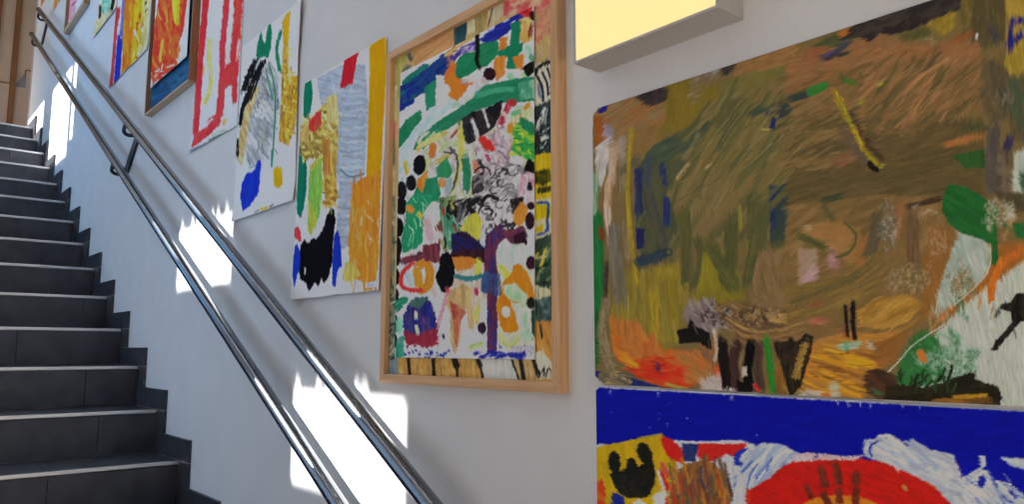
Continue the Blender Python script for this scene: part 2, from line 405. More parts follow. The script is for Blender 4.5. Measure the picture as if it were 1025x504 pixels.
# ------------------------------------------------------------------ staircase
st = thing('staircase', (nos(KB)[0], -STW/2, 0), 'dark grey tiled staircase with pale metal nosings climbing along the white wall', 'staircase')
joints = {1: -.23, 4: -.227, 6: -.443, 7: -.222, 9: -.451, -2: -.236}
cyc = [-.12, -.34, -.56, -.23, -.45]
for k in range(KT, KB+1):
    x, z = nos(k); zl = nos(k+1)[1] if k < KB else 0.
    b = MB(); b.box(x-D-.0, x-.012, -STW, -.002, max(0, z-.5), z-.012)
    sp = b.build('step', M['grout'], st)
    j0 = joints.get(k, cyc[k % 5]); js = [-STW]+sorted([j0-.6*i for i in range(0, 3) if -STW+.03 < j0-.6*i < -.03])+[-.014]
    r = MB(); t = MB()
    for a, c in zip(js, js[1:]):
        r.box(x-.012, x-.0005, a+.0015, c-.0015, zl+.003, z-.016)
        t.box(x-D+.002, x-.014, a+.0015, c-.0015, z-.012, z)
    r.build('riser_tiles', M['tile'], sp); t.build('tread_tiles', M['tile'], sp)
    n = MB(); n.box(x-.013, x+.0015, -STW, -.0135, z-.0145, z+.0008)
    tag(n.build('nosing_trim', M['alu'], sp, bevel=.003), 'pale metal nosing strip')
    s = MB()
    xp = nos(k-1)[0] if k > KT else x-D
    s.box(xp+.0015, x+SW, -.0125, -.0008, z+.0015, z+SS)
    s.box(x+.0015, x+SW, -.0125, -.0008, zl+SS+.0015, z-.0015)
    sk = s.build('skirting_plate', M['tile'], st)
    g = MB(); g.box(x+.001, x+SW-.001, -.0115, -.0008, z-.002, z+.002); g.build('grout_line', M['grout'], sk)

# ------------------------------------------------------------------ handrails
hr = thing('handrail', (nos(8)[0], -.075, nos(8)[1]), 'twin polished steel handrails on dark brackets climbing along the white wall', 'handrail')
RY, RR = -.076, .0205
def rail_z(x, m): return Z0-(x-X0)*H/D+m
sl = Vector((D, 0, -H)).normalized(); pn = Vector((H, 0, D)).normalized()
ups, lows = 1.068, .802
for m, xt in ((ups, -7.10), (lows, -7.36)):
    r = MB(); xe = -.75
    r.tube([(xt+(xe-xt)*i/12, RY, rail_z(xt+(xe-xt)*i/12, m)) for i in range(13)], RR, 24)
    o = r.build('rail', M['steel'], hr, smooth=True)
    c = MB(); a = Vector((xt, RY, rail_z(xt, m))); c.tube([a-sl*.004, a+sl*.012], RR+.0012, 24)
    c.build('end_cap', M['darksteel'], o, smooth=False)
for a, b in (((139.6, 132), (124.2, 179.5)), ((47.4, 21.5), (41.6, 46))):
    pu, pl_ = Vector(on_wall(*a, -.005)), Vector(on_wall(*b, -.005))
    ax = (pu-pl_).normalized(); sd = Vector((ax.z, 0, -ax.x))
    w = .031; P = []
    q = MB(); q.prism([((pl_+s_*sd*w+e).x, (pl_+s_*sd*w+e).z) for s_, e in ((-1, Vector()), (1, Vector()))]+[((pu+s_*sd*w).x, (pu+s_*sd*w).z) for s_ in (1, -1)], -.012, 0)
    br = q.build('bracket', M['darksteel'], hr, bevel=.003)
    for m in (ups, lows):
        # rail point nearest the plate's axis
        best = min((abs((Vector((x, 0, rail_z(x, m)))-Vector((pl_.x, 0, pl_.z))).cross(Vector((ax.x, 0, ax.z))).length), x) for x in np.linspace(-7.6, -3, 2301))
        rp = Vector((best[1], RY, rail_z(best[1], m)))
        root = Vector((rp.x, -.011, rp.z))-Vector((ax.x, 0, ax.z))*.080
        el = Vector((rp.x, RY, rp.z))-Vector((ax.x, 0, ax.z))*.084
        top = rp-Vector((ax.x, 0, ax.z))*.015
        hk = MB(); pts = [root]
        for i in range(7):
            t = i/6*math.pi/2; cc = el+Vector((0, .03, 0))+Vector((ax.x, 0, ax.z))*.03
            pts.append(cc+Vector((0, -.03*math.sin(t), 0))-Vector((ax.x, 0, ax.z))*.03*math.cos(t))
        pts.append(top); hk.tube(pts, .0095, 10); hk.build('hook', M['darksteel'], br, smooth=True)
    for e in (pu-ax*.014, pl_+ax*.014):
        sc_ = MB(); sc_.tube([(e.x, -.016, e.z), (e.x, -.010, e.z)], .007, 10); sc_.build('screw', M['screw'], br)

# ------------------------------------------------------------------ wall lamp
la = thing('wall_lamp', (-.78, 0, EYE+.5025), 'square grey box wall lamp with glowing yellow diffuser above the large brown painting', 'lamp')
lx0, lx1, lz0, lz1, ld_ = -.933, -.631, EYE+.5035, EYE+.80, .0665
q = MB(); rim = .0045
q.box(lx0, lx1, -ld_+.004, 0, lz0, lz1)
q.build('lamp_housing', M['lamp_grey'], la)
q = MB()
for a in ((lx0, lx1, lz0, lz0+rim), (lx0, lx1, lz1-rim, lz1), (lx0, lx0+rim, lz0+rim, lz1-rim), (lx1-rim, lx1, lz0+rim, lz1-rim)):
    q.box(a[0], a[1], -ld_, -ld_+.0042, a[2], a[3])
q.build('rim', M['lamp_grey'], la)
q = MB(); q.box(lx0+rim, lx1-rim, -ld_+.0015, -ld_+.0042, lz0+rim, lz1-rim)
tag(q.build('diffuser', M['glow'], la), 'glowing yellow diffuser panel')

# ------------------------------------------------------------------ picture frames
def frame(parent, x0, x1, z0, z1, w, dep, mx, mz):
    """four mitred rails round a picture"""
    for pts, m in (([(x0, z0), (x1, z0), (x1-w, z0+w), (x0+w, z0+w)], mx), ([(x0, z1), (x0+w, z1-w), (x1-w, z1-w), (x1, z1)], mx),
                   ([(x0, z0), (x0+w, z0+w), (x0+w, z1-w), (x0, z1)], mz), ([(x1, z0), (x1, z1), (x1-w, z1-w), (x1-w, z0+w)], mz)):
        q = MB(); q.prism(pts, -dep, 0); q.build('frame_rail', m, parent, bevel=.0012)
# ------------------------------------------------------------------ the large brown painting
def wz(px, py, y=0.): p = on_wall(px, py, y); return p[0], p[2]
LR = (.535, .505, .475)      # light on the right part of the wall, for turning colours seen into colours of the paint
bx0 = -.950; bz1 = wz(770, 53.6)[1]; bz0 = wz(800, 395.2)[1]
s = Sheet(bx0, -.235, bz0, bz1, 860, '6b5833')
S, P, E, T, Mo = s.S, s.P, s.E, s.dabs, s.mottle
DETAIL = []
def late(f, *a, **k): DETAIL.append((f, a, k))
T(150, (600, 20, 1090, 390), ['75603a', '5c4c2b', '6a5a34', '80663c'], 45, 7, -40, 30, a=.6)
# upper left
P('8a5d33', [(596, 116), (602, 104), (640, 94), (675, 84), (676, 125), (650, 140), (634, 152), (608, 150)], c2='7d6540', ang=-30)
P('7d6136', [(632, 132), (668, 122), (664, 145), (640, 162), (630, 175)], c2='7a5c2e', ang=80)
P('6b5c1e', [(667, 84), (692, 78), (726, 88), (722, 120), (690, 130), (664, 136), (660, 142), (667, 120)], c2='75601f', ang=88)
P('5f5a2c', [(720, 84), (760, 70), (790, 62), (790, 95), (760, 108), (722, 120)], c2='6c6030', ang=-80)
P('292326', [(638, 97), (668, 84), (670, 99), (657, 106), (647, 104), (640, 100)], c2='3a302c', tex=.4)
P('8a8076', [(690, 84), (706, 70), (726, 62), (728, 78), (712, 84), (706, 98), (695, 105), (691, 98)], c2='6b5a48', dry=.55, ang=-20)
P('2c282a', [(720, 68), (736, 60), (741, 66), (727, 77)], c2='4a4034', tex=.4)
P('7c5a34', [(738, 64), (800, 44), (800, 62), (760, 72), (736, 76)], c2='8a6438', ang=-18)
late(P, '1e1d70', [(600, 110), (610, 103), (608, 112), (601, 114)])
P('8a4818', [(595, 116), (604, 117), (606, 140), (597, 148)], c2='7a4218')
P('6c6276', [(605, 124), (614, 126), (615, 142), (607, 148)], c2='9a90a0', dry=.3)
P('b3aaa0', [(597, 148), (604, 142), (611, 136), (612, 155), (608, 172), (603, 188), (598, 176)], c2='a09890')
S(9, '9a7a5a', [(616, 146), (614, 185)], c2='b09a80', dry=.2); S(8, '8c7c72', [(624, 140), (626, 190)], c2='7a6848', dry=.2)
S(8, '9a7048', [(611, 180), (610, 215), (614, 236)], c2='b59a84', dry=.1); S(5, 'b0a090', [(610, 205), (613, 250)], dry=.45)
late(S, 4.5, '8c751a', [(634, 130), (630, 185), (633, 235), (639, 285)], c2='9a8222')
S(8, '54503a', [(640, 158), (622, 174)], dry=.2)
# teal dark arc and blue stair left
P('434c34', [(661, 142), (690, 130), (719, 120), (712, 140), (695, 160), (668, 165), (650, 172), (640, 172), (648, 155)], c2='3a4436', ang=-22, round=True)
P('43472f', [(640, 170), (690, 150), (690, 190), (680, 250), (645, 262), (638, 230)], c2='4c4a30', ang=75)
S(9, '20285a', [(641, 168), (642, 200), (641, 216)], c2='2a3050'); S(6, '39404a', [(652, 158), (650, 186)]); S(5, '202a5c', [(664, 164), (668, 186)])
late(S, 9, '343a38', [(640, 262), (655, 258), (671, 252)], c2='2a3440'); late(S, 5, '1a2456', [(669, 198), (669, 226)], c2='26305a'); late(S, 6, '1c2450', [(641, 172), (642, 212)], c2='2a3048')
S(13, '3d3f38', [(645, 186), (655, 215), (668, 246)], c2='4a4834'); S(7, '1a2456', [(669, 198), (669, 226)], c2='26305a')
late(P, '25254c', [(638, 228), (647, 229), (646, 249), (639, 249)], c2='1c2048')
S(11, '2c3638', [(641, 262), (655, 258), (670, 253)], c2='363c3c'); P('1e2742', [(641, 268), (655, 270), (656, 276), (646, 282), (642, 280)])
S(7, '42462e', [(676, 180), (676, 240)]); S(9, '55562f', [(672, 258), (678, 240)])
# yellow ground low left
P('786526', [(620, 270), (694, 268), (690, 320), (680, 345), (655, 360), (625, 345), (612, 315)], c2='80702a', ang=88)
P('7c6e1e', [(708, 252), (693, 300), (722, 304), (748, 298), (738, 268), (722, 250)], c2='6e621e', ang=20)
S(9, '8c781a', [(655, 292), (658, 320), (656, 345)], c2='9a7a20'); S(6, '7e6c1c', [(673, 275), (676, 320)])
P('827020', [(656, 266), (682, 262), (680, 280), (660, 280)], c2='8c7a28', ang=0, dry=.1)
# olive curtain and hanging strokes
P('655a30', [(668, 196), (690, 160), (716, 122), (740, 98), (780, 76), (830, 70), (830, 120), (800, 165), (765, 205), (742, 235), (712, 248), (694, 238), (680, 215)], c2='6f5e34', ang=-52)
P('6f5b36', [(674, 205), (700, 178), (740, 176), (757, 195), (742, 222), (713, 246), (698, 240)], c2='74623a', ang=-60, round=True)
T(60, (685, 105, 790, 225), ['6e5f36', '5a5430', '776640', '4f4c2e'], 50, 5, -50, 12, a=.8)
T(18, (700, 90, 790, 170), ['4a4a30', '56522e'], 46, 2.2, -52, 10, a=.9)
S(13, '535028', [(686, 214), (689, 250), (690, 285)], c2='5c552e'); S(9, '4d4c2c', [(700, 240), (704, 262), (695, 290)])
S(15, '4a4a26', [(712, 246), (724, 270), (738, 290)], c2='545228'); S(13, '474826', [(734, 222), (733, 260), (730, 285)], c2='504e2a')
S(15, '494928', [(757, 200), (756, 245), (752, 290)], c2='555030'); S(11, '4e4e2c', [(768, 205), (762, 255), (756, 285)])
late(S, 3.5, '7d752c', [(742, 206), (743, 230)]); S(7, '7d7020', [(708, 256), (706, 284)]); S(6, '7a7026', [(752, 242), (750, 272)], c2='6a6428')
S(9, '7a6d20', [(716, 262), (716, 285)]); P('7e701e', [(706, 262), (712, 256), (718, 275), (700, 296), (698, 290)])
P('6a5630', [(760, 250), (800, 255), (800, 320), (745, 320), (752, 290)], c2='7a6040', ang=80)
# dark window at right of the curtain
P('353f34', [(772, 186), (791, 184), (792, 241), (772, 243)], c2='2c3838', ang=88); S(6, '1c284c', [(775, 186), (775, 228)], c2='24304a')
S(6, '4c4a2c', [(772, 245), (792, 246)]); S(7, '55502e', [(800, 178), (772, 208)])
# blue chip and dark leaf at the top
late(S, 5, '1c2350', [(776, 119), (774, 130)]); S(9, '3c4436', [(770, 112), (790, 100)], c2='303a4a'); S(8, '3a4434', [(755, 113), (768, 108)]); late(S, 1.5, 'a89a3c', [(764, 130), (772, 130)])
for x, y in ((684, 172), (688, 167), (680, 177), (709, 168)): S(4, 'a08458', [(x, y), (x+3, y-2)], dry=.2)
# left edge
S(7, '5c8862', [(597, 176), (596, 218)], c2='8a9a80', dry=.1); P('1e662c', [(594, 215), (605, 214), (606, 250), (607, 300), (600, 345), (598, 368), (594, 368)], c2='195a2a')
S(6, '6a3a18', [(603, 229), (604, 238)]); late(S, 4.5, '30241c', [(609, 262), (607, 304)], c2='4a3a30')
S(13, '62594a', [(616, 225), (618, 260), (624, 305)], c2='6c6350'); S(7, '8a7458', [(628, 225), (630, 260)], c2='70603c')
S(7, '184a22', [(598, 310), (597, 366)], c2='1f6a30'); S(9, '6c5b40', [(608, 300), (604, 335), (610, 362), (616, 378)], c2='857350'); S(2, 'a08c68', [(605, 320), (610, 352), (614, 368)])
# fire along the foot
P('a4602c', [(612, 318), (640, 320), (655, 345), (640, 365), (620, 350)], c2='b06a2a', ang=85)
S(11, 'b85c1c', [(616, 318), (620, 348)], c2='a06a2c'); P('b0521c', [(645, 345), (655, 332), (664, 350), (680, 350), (692, 372), (690, 385), (650, 375)], c2='a8642c', ang=85)
P('bf2a14', [(626, 362), (645, 358), (660, 356), (676, 366), (692, 366), (706, 374), (700, 384), (676, 390), (650, 382), (632, 372)], c2='b5401a', ang=10)
P('c08e20', [(614, 350), (628, 352), (642, 366), (640, 371), (622, 362)], c2='c87a1c', ang=35); S(4, 'd06a1c', [(615, 345), (622, 358)])
late(P, '181e5a', [(597, 370), (606, 374), (634, 378), (668, 388), (668, 394), (620, 392), (596, 386)], c2='1c2a60'); S(4, '181e5a', [(660, 364), (661, 372)])
late(P, '85704a', [(600, 374), (615, 371), (630, 376), (634, 383), (622, 388), (604, 385)], c2='5c5240', ang=25, round=True); late(T, 10, (602, 374, 630, 384), ['a8905c', '4a4a48', '6c6048'], 16, 2, 20, 20)
P('ad5f2b', [(680, 350), (706, 350), (716, 368), (706, 384), (688, 384)], c2='9a6a34', ang=30); P('c0542a', [(714, 366), (730, 364), (735, 374), (718, 378)], c2='b04a24')
P('9a8c82', [(702, 380), (722, 372), (740, 378), (738, 393), (702, 394)], c2='b0a298', ang=0); late(S, 4, '9a8a38', [(668, 384), (690, 390)], dry=.3)
# mottled ash, black hearth, swirl
P('6e5f5c', [(690, 302), (716, 298), (724, 322), (718, 336), (696, 330), (684, 318)], c2='8c7c74', ang=60, dry=.05); late(Mo, (690, 296, 742, 336), ['9c8e88', '3c3230'], .58, 1.6, a=.9, seed=4)
late(P, '14100e', [(679, 331), (690, 328), (692, 318), (698, 326), (712, 333), (714, 350), (700, 342), (682, 344)], tex=.3, ang=0)
P('6b5038', [(700, 342), (714, 340), (722, 352), (716, 366), (704, 356)], c2='8a5a34', dry=.1); late(S, 3.5, 'a08468', [(716, 330), (719, 348), (716, 362)], c2='b09a84')
P('735630', [(716, 308), (735, 300), (770, 308), (803, 306), (806, 338), (782, 342), (752, 342), (730, 330)], c2='5a4630', ang=8)
late(Mo, (715, 300, 806, 330), ['3c2f2a', '8a7048'], .56, 1.6, a=.9, seed=9)
for i, (o, c) in enumerate(((0, 'a07c46'), (4, '5c4028'), (7, '96703c'), (11, '4a3626'), (14, '9c7a48'), (17, '6a4e2e'))):
    late(S, 2, c, [(728+i, 318+o*.6), (745, 328+o), (770, 332+o*.9), (806, 322+o)], c2='7a5c36', dry=.3)
    S(3, c, [(728+i, 318+o*.6), (745, 328+o), (770, 332+o*.9), (806, 322+o)], c2='7a5c36')
P('8f7038', [(766, 315), (790, 313), (788, 324), (770, 322)], c2='a88450', dry=.2)
# black and brown legs under the swirl
for w, c, p in ((11, '1a1210', [(724, 342), (730, 388)]), (10, '3a2522', [(740, 342), (736, 360), (738, 388)]), (10, '0d0b0b', [(753, 343), (750, 370), (752, 392)]), (9, '44322a', [(762, 345), (760, 370), (764, 390)]), (9, '15100e', [(780, 345), (790, 372), (796, 392)])):
    S(w, c, p, tex=.4); late(S, w*.8, c, p, tex=.5, dry=.1, rough=.8)
P('8a6a2e', [(780, 356), (802, 345), (804, 392), (784, 394)], c2='54401e', ang=60, dry=.1); late(S, 6, '15100e', [(793, 340), (800, 372)], dry=.1)
P('6a4a24', [(768, 372), (785, 365), (786, 393), (770, 394)], c2='8a5a20', dry=.1); late(P, 'b0a498', [(744, 367), (749, 366), (749, 376), (744, 377)]); late(P, '110d0c', [(738, 380), (752, 384), (752, 394), (740, 394)])
late(S, 7, '2b7a26', [(768, 337), (771, 355), (775, 394)], c2='246a24'); late(S, 4, 'b02a24', [(757, 385), (760, 390)]); S(3, 'a8a098', [(753, 384), (755, 388)])
# ---- right half
P('7c5a36', [(786, 66), (850, 46), (960, 40), (985, 55), (985, 110), (900, 122), (850, 118), (790, 120)], c2='725632', ang=-40)
P('7f5734', [(786, 70), (808, 48), (850, 44), (880, 32), (905, 45), (985, 42), (980, 60), (850, 70), (800, 92)], c2='865c36', ang=-10)
T(40, (790, 60, 960, 85), ['86603c', '74542f', '5c4a2c', '8c643c'], 36, 5, -22, 14, a=.7)
P('231e1e', [(838, 42), (858, 24), (900, 8), (935, -6), (965, -6), (964, 10), (940, 19), (915, 30), (890, 36), (872, 42), (862, 38)], c2='38302a', ang=-18, tex=.4)
Mo((850, 5, 940, 36), ['5a4028', '4a4a3c'], .68, 1.5, seed=21)
P('3a4426', [(808, 52), (826, 40), (843, 32), (840, 46), (822, 52)], c2='4a4c2c'); P('a05c24', [(840, 32), (852, 28), (850, 36), (842, 39)]); P('86502c', [(806, 49), (832, 46), (826, 58), (806, 63)], c2='7a5034')
S(8, '38323a', [(850, 42), (836, 54), (822, 60)], c2='3c4248'); S(4, '4a3c58', [(826, 57), (836, 52)]); S(4, '2c3430', [(842, 56), (848, 54)])
P('7d5a36', [(874, 42), (882, 32), (900, 42), (890, 50), (872, 48)]); S(2, '8a8468', [(905, 38), (925, 38), (938, 42)])
P('786320', [(930, 22), (950, 14), (958, 12), (957, 28), (946, 36), (930, 28)], c2='8c7428', ang=85); P('4c4a26', [(900, 36), (930, 26), (932, 38), (905, 42)], dry=.1)
P('4a4026', [(964, -6), (1010, -6), (1006, 40), (988, 50), (966, 34), (960, 12)], c2='544a2c', ang=85); P('5a4e26', [(964, -4), (976, -4), (972, 28), (964, 26)], c2='6c5a26')
S(8, '7a4a28', [(956, 41), (974, 34)], c2='86542e'); late(S, 2.5, 'b0b0a8', [(979, 34), (978, 40)]); S(7, '2c3048', [(993, 30), (999, 42)], a=.7)
P('8a7228', [(1006, -6), (1100, -6), (1100, 78), (1004, 74), (1008, 52), (1008, 25)], c2='967c30', ang=80)
S(6, '1c1a68', [(1012, 24), (1028, 19)]); S(6, '1c1a68', [(1010, 44), (1026, 34)], dry=.2); S(5, '1e1c66', [(1012, 28), (1012, 52)], dry=.3)
P('4b442e', [(984, 58), (1006, 66), (1014, 80), (1014, 118), (990, 122), (980, 95)], c2='5a4c34', ang=80); P('5e4a30', [(1010, 78), (1100, 78), (1100, 150), (1012, 140)], c2='3c4a34', ang=75)
Mo((985, 75, 1025, 125), ['6e5236', '2c3a30', '7c6a58'], .6, 2, seed=31)
P('534628', [(790, 150), (860, 120), (985, 118), (985, 195), (880, 196), (790, 205)], c2='5c4c2c', ang=-15)
for i, (p, c) in enumerate((([(862, 128), (880, 95), (905, 62)], '84603a'), ([(874, 130), (892, 98), (925, 60)], '544a2a'), ([(880, 132), (905, 96), (945, 58)], '8a6340'), ([(890, 134), (918, 100), (955, 66)], '4c4428'),
        ([(902, 136), (930, 104), (972, 70)], '856040'), ([(916, 132), (940, 108), (985, 78)], '5a4c2c'), ([(905, 112), (930, 84), (962, 60)], '946640'), ([(930, 118), (955, 98), (984, 84)], '8a5f38'), ([(870, 110), (884, 84), (900, 64)], '6e5632'), ([(940, 122), (965, 106), (988, 98)], '4e442a'))):
    S(8, c, p, c2='6c5430', tex=.35)
T(50, (858, 55, 985, 125), ['8c6440', '5a4c2c', '946a42', '6c5632', '484028'], 30, 3, -48, 12, a=.8)
S(9, '4c4828', [(938, 82), (948, 66)], a=.7); S(3, '9a6c44', [(905, 95), (925, 75), (950, 60)]); S(4, '96683e', [(912, 120), (925, 98), (932, 92)])
for p in ([(786, 132), (825, 122), (862, 104)], [(786, 150), (830, 140), (850, 132)], [(786, 168), (830, 158), (862, 155)], [(786, 116), (810, 110), (835, 98)]): S(9, '5e4e2c', p, c2='7a5e38', tex=.4)
T(40, (786, 95, 850, 165), ['6c5832', '584a2a', '7c6038', '4c4428'], 40, 4, -22, 10, a=.8)
late(S, 9, '2f6a28', [(813, 92), (826, 86)], c2='347030'); S(5, '3a6c22', [(846, 80), (857, 84)]); S(7, '343c2e', [(794, 99), (811, 95)], c2='2c3430'); S(3, '384a28', [(842, 74), (846, 82)]); P('282c36', [(781, 106), (792, 103), (793, 113), (782, 120)], c2='323a34')
P('5a4640', [(838, 122), (852, 130), (872, 158), (866, 168), (850, 150)], c2='5a4a38', a=.85); P('7a5038', [(832, 160), (850, 153), (856, 162), (838, 170)], c2='6c4c34', dry=.1)
S(4, '33261e', [(852, 112), (866, 138), (884, 160)], dry=.1)
late(S, 6, '827c1c', [(836, 90), (846, 112), (856, 132), (868, 152), (880, 166)], c2='98701c', tex=.7, rough=1.2, dry=.12); late(S, 2, 'a8982a', [(838, 92), (850, 118), (864, 146)], dry=.45); Mo((834, 88, 884, 170), ['a0761c'], .74, 1.2, seed=3)
late(S, 6, '15110e', [(872, 165), (878, 170)]); S(3, 'a49628', [(882, 168), (885, 164)]); S(2.5, '8c8c24', [(862, 105), (864, 98)]); S(3, '8c8c26', [(880, 86), (884, 84)])
S(7, '85552c', [(946, 146), (968, 140), (988, 135)], c2='9a6434'); late(P, '2c5224', [(954, 156), (986, 149), (987, 168), (966, 168)], c2='2c4a22'); S(5, '3c4428', [(965, 128), (990, 128)])
S(13, '49443e', [(996, 128), (993, 160), (993, 194)], c2='544a40'); S(8, '26244a', [(1012, 138), (1006, 158)], c2='2c2c40'); P('6a5c48', [(1000, 150), (1014, 150), (1012, 190), (998, 194)], c2='4c4030', dry=.1)
P('9aa294', [(1016, 150), (1100, 148), (1100, 200), (1013, 192)], c2='a8aca0', ang=85); S(6, '2c4a30', [(1024, 172), (1026, 190)])
P('3f3828', [(996, 192), (1100, 196), (1100, 216), (1010, 212)], c2='4c422c')
# lower middle of the right half
P('6c552e', [(790, 205), (880, 195), (948, 198), (962, 232), (935, 320), (900, 345), (790, 345), (785, 260)], c2='795c36', ang=-30)
T(60, (792, 200, 935, 300), ['7c6038', '5c4c2a', '86683c', '6a5630'], 36, 6, -28, 25, a=.65)
P('8a6537', [(805, 228), (835, 222), (858, 228), (866, 248), (852, 264), (838, 252), (815, 244)], c2='93683a', round=True, ang=10); S(9, '58522a', [(800, 234), (814, 242), (828, 248)], c2='625a30'); S(2.5, '5a5230', [(848, 222), (858, 238), (850, 252), (838, 256)]); S(5, '4a4c2c', [(826, 205), (836, 222)]); S(2.5, 'a89070', [(806, 226), (814, 230)])
S(6, '38402a', [(826, 200), (846, 196)]); P('83602f', [(856, 240), (872, 236), (868, 262), (858, 268)], c2='8c5c30')
P('8f7a60', [(800, 248), (818, 250), (820, 280), (802, 290)], c2='9a7a68', dry=.25, ang=80); S(11, '9a6a72', [(834, 252), (838, 270)], c2='a88088', dry=.3); S(9, 'a07a80', [(818, 268), (803, 287)], c2='a88a88', dry=.4); S(5, '8a4a44', [(812, 306), (826, 312)], a=.7)
for p in ([(790, 304), (835, 290), (880, 262)], [(790, 290), (830, 284), (870, 270)], [(792, 318), (840, 304), (880, 280)]): S(10, '7a6230', p, c2='6a562c', tex=.4)
S(8, '9a4a40', [(812, 320), (830, 322)], c2='a06a48', a=.85); S(4, '8a3c34', [(816, 300), (822, 306)], a=.6)
S(12, '4c4636', [(880, 212), (876, 240), (870, 256)], a=.8); late(Mo, (872, 194, 908, 262), ['8c846e', 'a09680', '4a463e'], .5, 1.3, a=.6, seed=41); S(7, '8a5a34', [(902, 205), (898, 240)], dry=.2)
S(13, '5c4630', [(914, 214), (915, 250), (916, 268)], c2='6a5034'); late(Mo, (876, 258, 940, 302), ['8e7c58', 'a0905c', '5c4a3a'], .5, 1.3, a=.6, seed=47); late(Mo, (912, 205, 962, 282), ['8e6c42', 'a08c70', '7a5028'], .5, 1.3, a=.6, seed=53)
P('7c5424', [(930, 225), (960, 232), (948, 270), (934, 316), (922, 318), (925, 262)], c2='8a5a28', ang=75, a=.85); S(6, '3c3020', [(908, 208), (930, 202), (944, 198)], dry=.1); Mo((905, 200, 945, 222), ['b0a48c', '8a6848'], .62, 1.4, seed=57)
# white field, green leaf, orange drip
P('8a5322', [(990, 245), (1100, 232), (1100, 262), (1005, 280), (975, 300), (940, 322), (944, 300)], c2='955a24', ang=-40)
P('a3a89a', [(960, 232), (985, 238), (993, 252), (990, 272), (966, 298), (936, 318), (940, 290)], c2='8c9a8c', ang=70); late(Mo, (940, 250, 990, 315), ['8a5f30', '5a7a62', '7a6038'], .58, 1.3, seed=61)
Mo((925, 290, 960, 345), ['b0a48c', '8a5a2c'], .56, 1.3, seed=63)
P('a5a99a', [(1028, 260), (1000, 279), (960, 309), (925, 348), (900, 396), (1100, 420), (1100, 256)], c2='adafa2', ang=80)
T(50, (960, 300, 1090, 400), ['9ca090', 'b2b4a8', 'a8aa9c'], 40, 3, 82, 12, a=.5)
late(P, '1d5324', [(946, 196), (950, 186), (962, 186), (976, 192), (988, 200), (1000, 210), (998, 222), (999, 240), (1000, 258), (996, 265), (991, 262), (993, 247), (984, 240), (964, 233), (951, 224), (944, 210)], c2='215c28', round=True, ang=30, tex=.15)
late(P, '1f5626', [(1014, 224), (1100, 220), (1100, 242), (1018, 238)], c2='245c2c'); late(Mo, (970, 188, 1030, 240), ['a49c86', '7c6c50', 'b0ac98'], .53, 1.3, a=.6, seed=71); S(5, '9aa090', [(1012, 210), (1013, 226)], dry=.2); S(4, '2c5a30', [(1004, 222), (1012, 230)])
late(P, 'c0621a', [(999, 262), (1004, 254), (1004, 268), (998, 282), (996, 300), (990, 305), (989, 290), (993, 276)], c2='b8641e'); S(8, 'b5641e', [(1030, 248), (1012, 258), (1000, 270)], c2='a85c20'); S(3, 'a87c50', [(1005, 240), (1010, 228), (1018, 215)])
late(S, 1.3, 'b8ac90', [(992, 244), (991, 268), (978, 286), (955, 306)]); S(2, 'c07a30', [(984, 290), (980, 308)]); S(2, 'b87838', [(955, 306), (930, 332), (908, 352)]); late(S, 1.3, 'b4b0a0', [(945, 325), (915, 345), (902, 360), (890, 372)], dry=.2)
late(P, '14120f', [(1028, 292), (1018, 294), (1012, 302), (1003, 304), (1000, 309), (1012, 312), (1014, 322), (1004, 334), (996, 342), (993, 350), (998, 351), (1008, 338), (1022, 322), (1100, 300)], c2='26221e', tex=.5); S(3, '2a2620', [(1002, 310), (996, 318)]); S(2, '8a7a4a', [(996, 305), (992, 318)]); S(1.6, '3c4a34', [(1016, 330), (1018, 338)])
P('2d6a34', [(918, 332), (930, 330), (940, 340), (946, 356), (950, 380), (930, 384), (904, 392), (896, 380), (904, 356)], c2='2c5c2e', ang=70); late(Mo, (905, 328, 1000, 392), ['9aa694', '2a5c32', '8aa48c'], .46, 1.3, a=.7, seed=77); late(S, 8, 'b0662a', [(922, 353), (925, 359)]); S(7, '2c5e34', [(961, 300), (963, 312)], dry=.35); S(3, '2e6236', [(950, 300), (970, 320)], dry=.6)
T(14, (935, 330, 965, 372), ['5a8a62', '2d6a36'], 16, 2, 60, 40, dry=.4)
# gold, brown and black foot
P('9c732e', [(858, 312), (880, 300), (908, 294), (924, 306), (910, 322), (884, 330), (862, 326)], c2='a67c36', ang=-25); T(20, (862, 300, 918, 326), ['aa8440', '8a6428', '9c7430'], 22, 3, -28, 14)
P('a8742a', [(808, 345), (850, 330), (872, 334), (905, 330), (895, 362), (872, 372), (866, 400), (800, 400), (806, 372)], c2='9a6a30', ang=8)
P('7d5122', [(872, 346), (900, 334), (912, 330), (896, 362), (880, 368)], c2='86582a', ang=-40)
T(46, (812, 352, 868, 398), ['c0861e', '7a4c1c', 'ad7624', '94622a', 'd09a24'], 26, 3.2, 12, 14)
S(8, 'c8961e', [(846, 358), (862, 362), (875, 365)], c2='c08a1c'); S(5, 'b8801e', [(822, 356), (850, 368)]); S(3, 'c0661c', [(814, 345), (808, 375)], dry=.1)
late(S, 3.6, '1a1512', [(847, 306), (850, 338)], c2='2c2018', rough=.7); late(S, 4.5, '1b1613', [(855, 302), (855, 322), (857, 340)], rough=.7); S(2, '7a342c', [(846, 325), (849, 338)]); P('8a9a80', [(838, 345), (850, 342), (862, 340), (862, 348), (850, 350), (846, 352)], c2='a0a488', dry=.05); S(4, '3f8a5a', [(847, 343), (850, 350)], dry=.2); S(5, 'a89884', [(870, 342), (874, 350)], dry=.1)
P('33241a', [(866, 372), (880, 368), (896, 374), (905, 392), (880, 400), (868, 392)], c2='4a2c1c', tex=.5, ang=20); S(6, '3c5a34', [(876, 390), (884, 396)], dry=.1)
